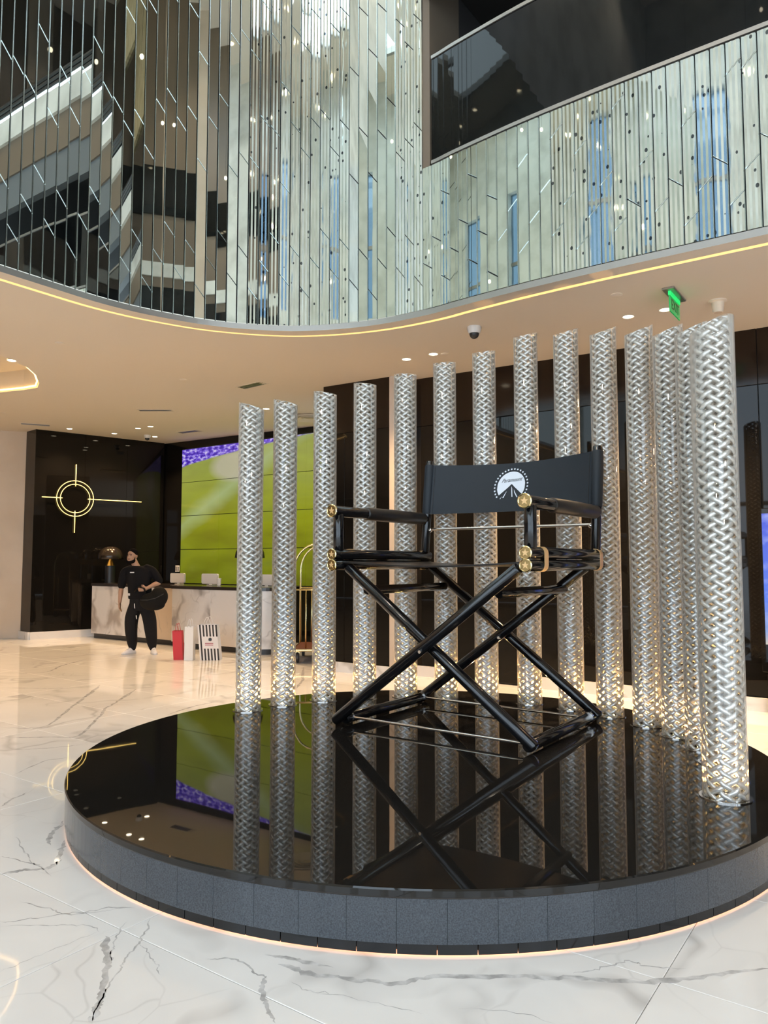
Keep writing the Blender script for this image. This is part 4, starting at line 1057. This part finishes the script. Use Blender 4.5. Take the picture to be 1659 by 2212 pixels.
# white monitors seen from behind
def monitor(x, y, w_, label, z=1.125, hh=0.19):
    t = tag(empty('monitor', (x, y, z)), label, 'monitor', 'white monitors behind the reception desks')
    pts = [(px_, pz_+0.03+hh/2) for px_, pz_ in [(xx, zz) for xx, zz in rrect(-w_/2, w_/2, -hh/2, hh/2, 0.03, ('fl', 'fr', 'br', 'bl'), 4)]]
    MB().loft([[(px_, -0.018, pz_) for px_, pz_ in pts], [(px_, 0.018, pz_) for px_, pz_ in pts]]).build('back_shell', M_whiteplastic, t, auto=40)
    MB().bbox(-0.03, 0.03, 0.0, 0.02, 0.0, 0.08, 0.004).build('stand', M_whiteplastic, t)
    MB().bbox(-0.08, 0.08, -0.02, 0.10, 0.0, 0.012, 0.004).build('foot', M_whiteplastic, t)
    MB().box(-w_/2+0.02, w_/2-0.02, 0.018, 0.020, 0.05, hh+0.01).build('screen', M_dark, t)
monitor(-11.88, 9.68, 0.42, 'white monitor on the left desk, right behind the person')
monitor(-10.83, 9.58, 0.44, 'white monitor on the right desk in front of the video wall')
monitor(-9.30, 9.5, 0.34, 'white monitor on the right desk between the first two columns')
# small cup beside the middle monitor
cu_ = tag(empty('white_cup', (-10.50, 9.5, 1.125)), 'small white cup right of the monitor on the right desk', 'cup')
MB().lathe([(0.03, 0), (0.036, 0.004), (0.045, 0.13), (0.041, 0.13), (0.033, 0.012), (0.001, 0.012)], 20, caps=False).build('cup_body', M_whiteplastic, cu_, auto=40)
MB().lathe([(0.047, 0.128), (0.047, 0.138), (0.02, 0.142), (0.001, 0.142)], 20, caps=False).build('lid', M_whiteplastic, cu_, auto=40)
# wall switches
def switch(root_loc, rz, label):
    t = tag(empty('wall_switch', root_loc, rz), label, 'switch')
    MB().bbox(-0.07, 0.07, -0.012, 0.0, -0.07, 0.07, 0.004).build('plate', M_whiteplastic, t)
    for k in (-1, 1): MB().bbox(k*0.033-0.024, k*0.033+0.024, -0.017, -0.012, -0.045, 0.045, 0.002).build('rocker', M_trimgrey, t)
q_ = lwall(1.55, 0.0, 1.42); switch(q_, math.atan2(ld.y, ld.x), 'small white switch plate on the black wall beside the person')
switch((-13.42, 10.925, 1.42), 0, 'small white switch plate left of the video wall foot')

# glowing crosshair on the black wall: two rings and four bars
nx_ = tag(empty('crosshair_light', (LA.x, LA.y, 0)), 'glowing gold crosshair wall light of two rings and four bars', 'wall light')
def wl_pt(s, z, d=0.05): return Vector(lwall(s, d, z))
def onwall(name, pts, r, seg=8, closed=False, m=M_neon): return child(MB().tube(pts, r, seg, closed=closed).build(name, m, nx_, smooth=True), nx_)
cs, czz = 0.80, 2.90
for R_ in (0.375, 0.30):
    onwall('ring', [wl_pt(cs+R_*math.cos(2*PI*k/64), czz+R_*math.sin(2*PI*k/64)) for k in range(64)], 0.0065, closed=True)
onwall('bar', [wl_pt(cs, czz+0.26), wl_pt(cs, czz+0.72)], 0.008)
onwall('bar', [wl_pt(cs, czz-0.26), wl_pt(cs, czz-0.72)], 0.008)
onwall('bar', [wl_pt(cs-0.26, czz), wl_pt(cs-0.66, czz)], 0.008)
onwall('bar', [wl_pt(cs+0.26, czz), wl_pt(cs+1.42, czz)], 0.008)
for ds, dz in ((0, .34), (0, -.34), (.34, 0), (-.34, 0)):
    onwall('bracket', [wl_pt(cs+ds, czz+dz, 0.003), wl_pt(cs+ds, czz+dz, 0.05)], 0.01, m=M_brass)

# ------------------------------------------------------------------ shopping bags
def uvface(me, fn):
    ul = me.uv_layers.new(name='UVMap')
    for p in me.polygons:
        for li in p.loop_indices: ul.data[li].uv = fn(me.vertices[me.loops[li].vertex_index].co)
M_stripe = mat('striped_paper', (0.9, 0.88, 0.86), 0.6)
uvn = nd(M_stripe, 'ShaderNodeUVMap'); sx = nd(M_stripe, 'ShaderNodeSeparateXYZ'); lk(M_stripe, uvn.outputs[0], sx.inputs[0])
def mn(m, op, a, b_=0.0):
    n_ = nd(m, 'ShaderNodeMath', operation=op)
    for k, s in ((0, a), (1, b_)):
        if isinstance(s, (int, float)): n_.inputs[k].default_value = s
        else: lk(m, s, n_.inputs[k])
    return n_.outputs[0]
st_ = mn(M_stripe, 'GREATER_THAN', mn(M_stripe, 'FRACT', mn(M_stripe, 'MULTIPLY', sx.outputs['X'], 6.0)), 0.5)
lab_ = mn(M_stripe, 'MULTIPLY', mn(M_stripe, 'GREATER_THAN', sx.outputs['X'], 0.17), mn(M_stripe, 'LESS_THAN', mn(M_stripe, 'ABSOLUTE', mn(M_stripe, 'SUBTRACT', sx.outputs['Y'], 0.5)), 0.17))
fac = mn(M_stripe, 'MULTIPLY', st_, mn(M_stripe, 'SUBTRACT', 1.0, lab_))
mxn = nd(M_stripe, 'ShaderNodeMix', data_type='RGBA'); mxn.inputs['A'].default_value = (0.86, 0.82, 0.82, 1); mxn.inputs['B'].default_value = (0.02, 0.015, 0.015, 1)
lk(M_stripe, fac, mxn.inputs['Factor']); lk(M_stripe, mxn.outputs['Result'], pb(M_stripe).inputs['Base Color'])
M_paper = mat('white_paper', (0.88, 0.87, 0.88), 0.6); M_red = mat('red_paper', (0.50, 0.015, 0.025), 0.45); M_rednote = mat('red_print', (0.45, 0.12, 0.16), 0.6)
def paper_bag(label, loc, rz, w_, d_, h_, front, side, lean=0.0, handle=None, name='shopping_bag'):
    t = tag(empty(name, loc, rz), label, 'bag', 'shopping bags by the desk')
    b_ = MB().loft([[(-w_/2, -d_/2, 0), (w_/2, -d_/2, 0), (w_/2, d_/2, 0), (-w_/2, d_/2, 0)], [(-w_/2+lean, -d_/2*0.9, h_), (w_/2+lean, -d_/2*0.9, h_), (w_/2+lean, d_/2*0.9, h_), (-w_/2+lean, d_/2*0.9, h_)]], caps=False)
    b_.f.append((0, 1, 2, 3))
    b_.build('side_walls', side, t)
    fm = MB().quad((-w_/2, -d_/2-0.001, 0), (w_/2, -d_/2-0.001, 0), (w_/2+lean, -d_/2*0.9-0.001, h_), (-w_/2+lean, -d_/2*0.9-0.001, h_)).mesh('front_sheet', front)
    ul = fm.uv_layers.new(name='UVMap')
    for li, c_ in zip(range(4), ((0, 0), (1, 0), (1, 1), (0, 1))): ul.data[li].uv = c_
    new_obj('front_sheet', fm, t)
    for yy in (-d_/2*0.9, d_/2*0.9):
        pts = [(lean-0.06*(w_/0.3)+0.12*(w_/0.3)*q/8, yy, h_-0.01+0.13*math.sin(PI*q/8)) for q in range(9)]
        MB().tube(pts, 0.004, 6).build('cord_handle', handle or M_paper, t, smooth=True)
    return t
face = math.atan2(9.4, 0.0)
bg = paper_bag('white paper shopping bag with bold black stripes by the right desk', (-9.27, 8.25, 0), math.radians(35.4), 0.31, 0.20, 0.56, M_stripe, M_paper, lean=-0.055)
# print on the bag's label panel: emblem and two lines
e_ = MB().prism([(0.03*math.cos(PI/2+k*PI/3), 0.03*math.sin(PI/2+k*PI/3)) for k in range(6)], 0, 0.001).build('label_emblem', M_dark, bg)
e_.location = (0.0, -0.0985, 0.33); e_.rotation_euler = (PI/2, 0, 0)
for zz in (0.26, 0.235): MB().box(-0.08, 0.05, -0.0995, -0.0975, zz, zz+0.012).build('label_line', M_rednote, bg)
child_ = paper_bag('white side panelled paper bag between the red bag and the striped bag', (-9.53, 8.03, 0), math.radians(35.4), 0.14, 0.15, 0.53, M_paper, M_paper)
paper_bag('slim red paper bag standing left of the striped bag', (-9.70, 7.96, 0), math.radians(35.4), 0.15, 0.12, 0.46, M_red, M_red, lean=-0.03, handle=M_red)

# ------------------------------------------------------------------ brass luggage trolley
tr = tag(empty('luggage_trolley', (-7.88, 9.28, 0), math.radians(35.4)), 'brass birdcage luggage trolley half hidden behind the second and third columns', 'trolley')
MB().bbox(-0.36, 0.36, -0.5, 0.5, 0.19, 0.225, 0.01).build('deck', mat('red_brown_deck', (0.18, 0.05, 0.03), 0.5), tr)
MB().tube([(-0.37, -0.51, 0.2), (0.37, -0.51, 0.2), (0.37, 0.51, 0.2), (-0.37, 0.51, 0.2)], 0.018, 10, closed=True).build('bumper', M_brass, tr, auto=40)
for yy in (-0.46, 0.46):
    pts = [(-0.36, yy, 0.2), (-0.36, yy, 1.42)]+[(-0.36*math.cos(PI*k/16), yy, 1.42+0.42*math.sin(PI*k/16)) for k in range(1, 16)]+[(0.36, yy, 1.42), (0.36, yy, 0.2)]
    MB().tube(pts, 0.017, 12).build('arch', M_brass, tr, smooth=True)
    MB().tube([(-0.36, yy, 1.13), (0.36, yy, 1.13)], 0.013, 10).build('cross_bar', M_brass, tr, smooth=True)
    MB().tube([(-0.17, yy, 0.21), (-0.17, yy, 1.13)], 0.012, 10).build('upright', M_brass, tr, smooth=True)
MB().tube([(0, -0.46, 1.84), (0, 0.46, 1.84)], 0.014, 10).build('top_bar', M_brass, tr, smooth=True)
for sx_ in (-1, 1):
    for sy_ in (-1, 1):
        wo = MB().tube([(sx_*0.3-0.022, sy_*0.42, 0.085), (sx_*0.3-0.016, sy_*0.42, 0.085), (sx_*0.3+0.016, sy_*0.42, 0.085), (sx_*0.3+0.022, sy_*0.42, 0.085)], [0.075, 0.085, 0.085, 0.075], 24).build('wheel', M_dark, tr, auto=50)
        MB().box(sx_*0.3-0.03, sx_*0.3+0.03, sy_*0.42-0.02, sy_*0.42+0.02, 0.15, 0.195).build('caster', M_brass, wo)

# ------------------------------------------------------------------ right hand side: slim totem and blue screen
tt = tag(empty('totem_post', (-2.36, 8.55, 0)), 'slim dark metal post standing between the eleventh and twelfth columns', 'post')
MB().bbox(-0.12, 0.12, -0.10, 0.10, 0.0, 0.02, 0.004).build('foot_plate', M_dark, tt)
MB().bbox(-0.045, 0.045, -0.02, 0.02, 0.02, 2.12, 0.004).build('shaft', M_chairblack, tt)
MB().bbox(-0.05, 0.05, -0.025, 0.025, 2.12, 2.17, 0.006).build('cap', M_brass, tt)
tv = tag(empty('poster_screen', (-0.72, 8.62, 0)), 'tall blue lit poster screen at the right edge beside the columns', 'screen')
child(MB().bbox(-1.335, -0.235, 8.64, 8.72, 0.42, 2.12, 0.006).build('housing', M_black, tv), tv)
child(uvquad('display', -1.30, -0.27, 8.635, 0.70, 2.07, (0, 1, 0, 1), M_blue, tv, 0.01), tv)
child(MB().bbox(-1.28, -0.30, 8.56, 8.72, 0.0, 0.42, 0.006).build('plinth', M_black, tv), tv)

# ------------------------------------------------------------------ person with a bag
M_skin = mat('skin', (0.40, 0.235, 0.16), 0.5); M_hair = mat('black_hair', (0.006, 0.005, 0.005), 0.9, spec=0.05)
M_tee = mat('black_cotton', (0.007, 0.007, 0.009), 0.85, spec=0.12); M_jog = mat('black_jersey', (0.008, 0.008, 0.010), 0.85, spec=0.2)
M_shoe = mat('white_trainer', (0.82, 0.80, 0.82), 0.5); M_sole = mat('shoe_sole', (0.62, 0.60, 0.60), 0.6)
M_bagnylon = mat('black_nylon', (0.006, 0.006, 0.006), 0.75, spec=0.15); M_eye = mat('eye_dark', (0.02, 0.015, 0.012), 0.2); M_lip = mat('lips', (0.30, 0.13, 0.11), 0.5)
PERS = (-10.87, 8.06, 0.0)
pr = tag(empty('person', PERS, math.radians(35.42)), 'bearded person in black T-shirt, black joggers and white trainers with a bag at the hip', 'person')
def limb(mb, pts, rad, seg=14, flat=1.0):
    # smooth tapered tube through the joints
    P_ = [Vector(p) for p in pts]; Pn = [P_[0]*2-P_[1]]+P_+[P_[-1]*2-P_[-2]]
    R_ = [rad[0]]+list(rad)+[rad[-1]]
    o_ = []; r_ = []
    for i in range(1, len(Pn)-2):
        for k in range(6):
            t_ = k/6; p0, p1, p2, p3 = Pn[i-1:i+3]
            o_.append(0.5*((2*p1)+(-p0+p2)*t_+(2*p0-5*p1+4*p2-p3)*t_*t_+(-p0+3*p1-3*p2+p3)*t_**3)); r_.append(R_[i]+(R_[i+1]-R_[i])*t_)
    o_.append(P_[-1]); r_.append(rad[-1])
    n0 = len(mb.v); mb.tube(o_, r_, seg)
    mb.ellipsoid(tuple(P_[0]), (rad[0],)*3, 12, 8); mb.ellipsoid(tuple(P_[-1]), (rad[-1],)*3, 12, 8)
def rings_z(mb, secs, seg=24):
    # stack of elliptical sections (x, y, z, rx, ry)
    mb.loft([[(x+rx*math.cos(2*PI*j/seg), y+ry*math.sin(2*PI*j/seg), z) for j in range(seg)] for x, y, z, rx, ry in secs])
def fuse(mb, name, m, parent, vox=0.012, sm=6):
    o_ = mb.build(name, m, parent, smooth=True)
    r_ = o_.modifiers.new('fuse', 'REMESH'); r_.mode = 'VOXEL'; r_.voxel_size = vox; r_.use_smooth_shade = True
    s_ = o_.modifiers.new('soft', 'SMOOTH'); s_.factor = 0.5; s_.iterations = sm
    return o_
# joints (local: x to picture right, -y towards the viewer)
HEADC = Vector((-0.145, -0.03, 1.665))
sh_l, el_l, wr_l = Vector((-0.27, 0.0, 1.42)), Vector((-0.335, 0.02, 1.13)), Vector((-0.335, -0.04, 0.875))
sh_r, el_r, wr_r = Vector((0.19, 0.02, 1.44)), Vector((0.315, 0.03, 1.22)), Vector((0.165, -0.19, 1.115))
body = MB()
rings_z(body, [(0.01, 0.0, 0.88, 0.15, 0.10), (0.0, 0.0, 1.0, 0.155, 0.105), (-0.02, 0.0, 1.15, 0.16, 0.105), (-0.04, 0.0, 1.32, 0.185, 0.115), (-0.045, 0.0, 1.42, 0.17, 0.10), (-0.06, 0.0, 1.48, 0.09, 0.075)])
limb(body, [(-0.06, 0.01, 1.44), (-0.10, -0.005, 1.53), (-0.13, -0.015, 1.60)], [0.068, 0.058, 0.058])
# head: skull, face, jaw
body.ellipsoid(tuple(HEADC+Vector((0.005, 0.015, 0.03))), (0.078, 0.095, 0.092), 24, 16)
body.ellipsoid(tuple(HEADC+Vector((-0.012, -0.025, -0.035))), (0.062, 0.072, 0.085), 20, 14)
body.ellipsoid(tuple(HEADC+Vector((-0.02, -0.06, -0.085))), (0.036, 0.034, 0.032), 14, 10)
body.ellipsoid(tuple(HEADC+Vector((-0.030, -0.098, -0.018))), (0.013, 0.020, 0.024), 12, 8)
body.ellipsoid(tuple(HEADC+Vector((0.078, 0.012, -0.005))), (0.011, 0.020, 0.030), 10, 8)
body.ellipsoid(tuple(HEADC+Vector((-0.075, 0.02, -0.005))), (0.011, 0.020, 0.030), 10, 8)
# arms
limb(body, [sh_l+Vector((0.03, 0, -0.03)), sh_l.lerp(el_l, 0.5), el_l, el_l.lerp(wr_l, 0.35), wr_l], [0.040, 0.048, 0.042, 0.042, 0.028])
limb(body, [sh_r+Vector((-0.03, 0, -0.03)), sh_r.lerp(el_r, 0.5), el_r, el_r.lerp(wr_r, 0.35), wr_r], [0.040, 0.048, 0.042, 0.042, 0.028])
# hands with fingers: hanging hand (slightly curled), and the hand closing on the bag strap
def hand(mb, w0, d, side, palm_n, curl):
    d = Vector(d).normalized(); side = Vector(side).normalized(); palm_n = Vector(palm_n).normalized()
    for k in range(4):
        o_ = side*((k-1.5)*0.020)
        mb.tube([w0+o_*0.6, w0+d*0.045+o_*0.9, w0+d*0.092+o_], [0.017, 0.016, 0.013], 10)
        L = (0.066, 0.078, 0.073, 0.058)[k]; b0 = w0+d*0.090+o_
        b1 = b0+(d*math.cos(curl*0.5)+palm_n*math.sin(curl*0.5))*L*0.45
        b2 = b1+(d*math.cos(curl*1.3)+palm_n*math.sin(curl*1.3))*L*0.33
        b3 = b2+(d*math.cos(curl*2.0)+palm_n*math.sin(curl*2.0))*L*0.25
        mb.tube([b0, b1, b2, b3], [0.0105, 0.010, 0.009, 0.0075], 10); mb.ellipsoid(tuple(b3), (0.0075,)*3, 8, 6)
    th0 = w0+d*0.025-side*0.028; th1 = th0+(d*0.6-side*0.7+palm_n*0.3).normalized()*0.042; th2 = th1+(d*0.9-side*0.15+palm_n*0.35).normalized()*0.036
    mb.tube([th0, th1, th2], [0.0145, 0.012, 0.009], 10); mb.ellipsoid(tuple(th2), (0.009,)*3, 8, 6)
hand(body, wr_l, (0.03, -0.08, -1), (0, 1, 0), (1, 0, 0), 0.45)
hand(body, wr_r, (-1, -0.12, -0.12), (0.1, 0, -1), (0, 1, 0), 0.55)
bd = fuse(body, 'body', M_skin, pr, 0.0075, 3)
# T-shirt: loose, wide short sleeves, scooped neck
tee = MB()
rings_z(tee, [(0.005, 0.0, 0.93, 0.205, 0.145), (0.0, 0.0, 1.0, 0.205, 0.145), (-0.015, 0.0, 1.15, 0.20, 0.14), (-0.035, 0.0, 1.30, 0.215, 0.142), (-0.045, 0.0, 1.40, 0.215, 0.132), (-0.05, 0.0, 1.455, 0.17, 0.11), (-0.065, 0.005, 1.495, 0.105, 0.088)])
limb(tee, [sh_l+Vector((0.09, 0, 0.02)), sh_l+Vector((-0.005, 0, -0.03)), sh_l.lerp(el_l, 0.55)+Vector((-0.005, 0, 0)), sh_l.lerp(el_l, 0.88)], [0.066, 0.072, 0.072, 0.070])
limb(tee, [sh_r+Vector((-0.09, 0, 0.02)), sh_r+Vector((0.0, 0, -0.03)), sh_r.lerp(el_r, 0.55), sh_r.lerp(el_r, 0.9)], [0.066, 0.074, 0.076, 0.074])
ts = fuse(tee, 't_shirt', M_tee, pr, 0.013, 5)
cpn = MB().box(-0.035, 0.035, -0.1, -0.098, -0.008, 0.008).build('chest_print', M_shoe, ts)
cpn.location = (-0.10, -0.045, 1.385)
htg = MB().bbox(-0.045, 0.045, -0.004, 0.004, -0.02, 0.02, 0.002).build('hem_tag', M_shoe, ts)
htg.location = (-0.165, -0.088, 1.01); htg.rotation_euler = (0, 0, -0.9)
# joggers: baggy, gathered at the ankle
jog = MB()
rings_z(jog, [(0.015, 0.0, 0.74, 0.175, 0.135), (0.01, 0.0, 0.84, 0.19, 0.14), (0.005, 0.0, 0.95, 0.18, 0.13), (0.0, 0.0, 1.0, 0.17, 0.12)])
limb(jog, [(-0.08, 0, 0.80), (-0.13, -0.02, 0.60), (-0.135, -0.02, 0.40), (-0.12, 0.0, 0.20), (-0.115, 0.01, 0.105)], [0.115, 0.115, 0.105, 0.088, 0.062])
limb(jog, [(0.10, 0, 0.80), (0.17, -0.02, 0.60), (0.20, -0.02, 0.40), (0.215, 0.01, 0.20), (0.225, 0.02, 0.105)], [0.115, 0.115, 0.105, 0.088, 0.062])
jg = fuse(jog, 'joggers', M_jog, pr, 0.013, 5)
for (x_, z0, z1) in ((-0.045, 0.78, 0.86), (-0.01, 0.60, 0.66)):
    MB().tube([(x_, -0.155, z1), (x_+0.012, -0.165, z0)], 0.007, 8).build('draw_cord', M_shoe, jg, smooth=True)
# shoes
for (x_, y_, ang) in ((-0.125, 0.0, -0.45), (0.24, 0.02, 0.45)):
    sh_ = MB(); c_, s_ = math.cos(ang), math.sin(ang)
    secs = [(0.07, 0.035, 0.07), (0.03, 0.042, 0.11), (-0.02, 0.044, 0.125), (-0.08, 0.047, 0.085), (-0.14, 0.047, 0.062), (-0.19, 0.038, 0.05), (-0.215, 0.018, 0.035)]
    rr_ = []
    for yy, hw_, hh_ in secs:
        prof = [(-hw_, 0.018), (-hw_, 0.03), (-hw_*0.85, hh_*0.65), (-hw_*0.4, hh_), (hw_*0.4, hh_), (hw_*0.85, hh_*0.65), (hw_, 0.03), (hw_, 0.018)]
        rr_.append([(x_+px_*c_-yy*s_, y_+px_*s_+yy*c_, pz_) for px_, pz_ in prof])
    so = sh_.loft(rr_).build('trainer', M_shoe, pr, auto=60)
    sl_ = MB(); out = [(hw_*1.06, yy) for yy, hw_, _ in secs]
    poly = [(px_, yy) for px_, yy in out]+[(-px_, yy) for px_, yy in reversed(out)]
    sl_.prism([(x_+px_*c_-yy*s_, y_+px_*s_+yy*c_) for px_, yy in poly], 0.0, 0.022).build('sole', M_sole, so)
    for k in range(3):
        yy = -0.03-k*0.032; zz = 0.118-k*0.017
        MB().tube([(x_-0.022*c_-yy*s_, y_-0.022*s_+yy*c_, zz), (x_+0.022*c_-yy*s_, y_+0.022*s_+yy*c_, zz)], 0.004, 6).build('lace', M_sole, so)
# hair, beard, brows, eyes, mouth
hr = MB(); hr.ellipsoid(tuple(HEADC+Vector((0.010, 0.026, 0.050))), (0.084, 0.098, 0.086), 24, 14)
fuse(hr, 'hair', M_hair, bd, 0.01, 3)
bdm = MB()
for k in range(15):
    a_ = -1.45+2.9*k/14
    x_ = 0.066*math.sin(a_); y_ = -0.028-0.060*math.cos(a_); zc_ = -0.075-0.035*math.cos(a_)
    bdm.ellipsoid(tuple(HEADC+Vector((-0.014+x_, y_+0.004, zc_))), (0.021, 0.021, 0.030), 10, 8)
for k in (-1, 0, 1): bdm.ellipsoid(tuple(HEADC+Vector((-0.022+k*0.016, -0.094, -0.048))), (0.012, 0.008, 0.007), 8, 6)
for s_ in (-1, 1): bdm.ellipsoid(tuple(HEADC+Vector((-0.012+s_*0.066, -0.012, -0.035))), (0.010, 0.018, 0.036), 8, 6)
fuse(bdm, 'beard', M_hair, bd, 0.008, 2)
for s_ in (-1, 1):
    MB().ellipsoid(tuple(HEADC+Vector((-0.022+s_*0.029, -0.087+0.008*(s_ > 0), 0.008))), (0.012, 0.007, 0.007), 10, 8).build('eye', M_eye, bd, smooth=True)
    MB().tube([HEADC+Vector((-0.022+s_*0.014, -0.094, 0.028)), HEADC+Vector((-0.022+s_*0.030, -0.093, 0.032)), HEADC+Vector((-0.022+s_*0.046, -0.080, 0.027))], 0.006, 6).build('brow', M_hair, bd, smooth=True)
MB().ellipsoid(tuple(HEADC+Vector((-0.022, -0.098, -0.064))), (0.020, 0.007, 0.008), 10, 8).build('lips', M_lip, bd, smooth=True)
# holdall hanging at the hip
BQ = Matrix.Rotation(math.radians(35.42), 4, 'Z')
def wp(x, y, z): v_ = BQ @ Vector((x, y, z)); return (v_.x+PERS[0], v_.y+PERS[1], z)
hb = tag(empty('holdall_bag', wp(0.30, 0.0, 0.76), math.radians(35.42)), 'black nylon holdall hanging at the hip of the person', 'bag')
bb = MB()
bb.ellipsoid((-0.02, -0.27, 0.14), (0.20, 0.115, 0.15), 20, 14)
bb.ellipsoid((0.10, -0.25, 0.22), (0.15, 0.115, 0.17), 20, 14)
bb.ellipsoid((0.03, -0.25, 0.08), (0.17, 0.11, 0.09), 20, 14)
hbm = fuse(bb, 'bag_body', M_bagnylon, hb, 0.016, 5)
MB().tube([(-0.18, -0.345, 0.17), (-0.05, -0.385, 0.17), (0.08, -0.38, 0.2), (0.2, -0.335, 0.27)], 0.006, 8).build('zip_line', M_dark, hb, smooth=True)
MB().tube([(-0.12, -0.27, 0.27), (-0.17, -0.22, 0.36), (-0.27, -0.20, 0.385), (-0.35, -0.16, 0.30)], 0.014, 8).build('strap', M_bagnylon, hb, smooth=True)

# ------------------------------------------------------------------ unseen fill lamps added outside the picture
def fill_lamp(x, y, z, e, size=110, rad=0.2, col=(1.0, 0.80, 0.56)):
    d = bpy.data.lights.new('fill_lamp', 'SPOT'); d.energy = e; d.color = col; d.spot_size = math.radians(size); d.spot_blend = 0.6; d.shadow_soft_size = rad
    l = bpy.data.objects.new('fill_lamp', d); C.objects.link(l); l.location = (x, y, z)
for x, y in ((-5.0, -5.5), (-5.0, 0.5), (4.5, -5.5), (4.5, 1.5)): fill_lamp(x, y, 17.8, 1100, col=(1.0, 0.88, 0.72))  # added high up to brighten the marble that the mirrors show
for x, y in ((-0.4, 7.4), (1.8, 7.4), (4.0, 7.4), (6.5, 8.0)): fill_lamp(x, y, cz(x)-0.03, 170, 120, 0.05, (1.0, 0.66, 0.36))  # added out of view so floor bounce warms the right-hand ceiling
for x, y in ((-10, 2.0), (-14, 3.0), (-9.5, -2.5), (-14, -2)): fill_lamp(x, y, cz(x)-0.03, 210, 120, 0.05, (1.0, 0.66, 0.36))  # added on the unseen left side for more warm light on the ceiling

for m in (M_lens, M_uplens, M_neon, M_greenglass, M_greenlit): m.cycles.emission_sampling = 'NONE'   # their lamps light the room
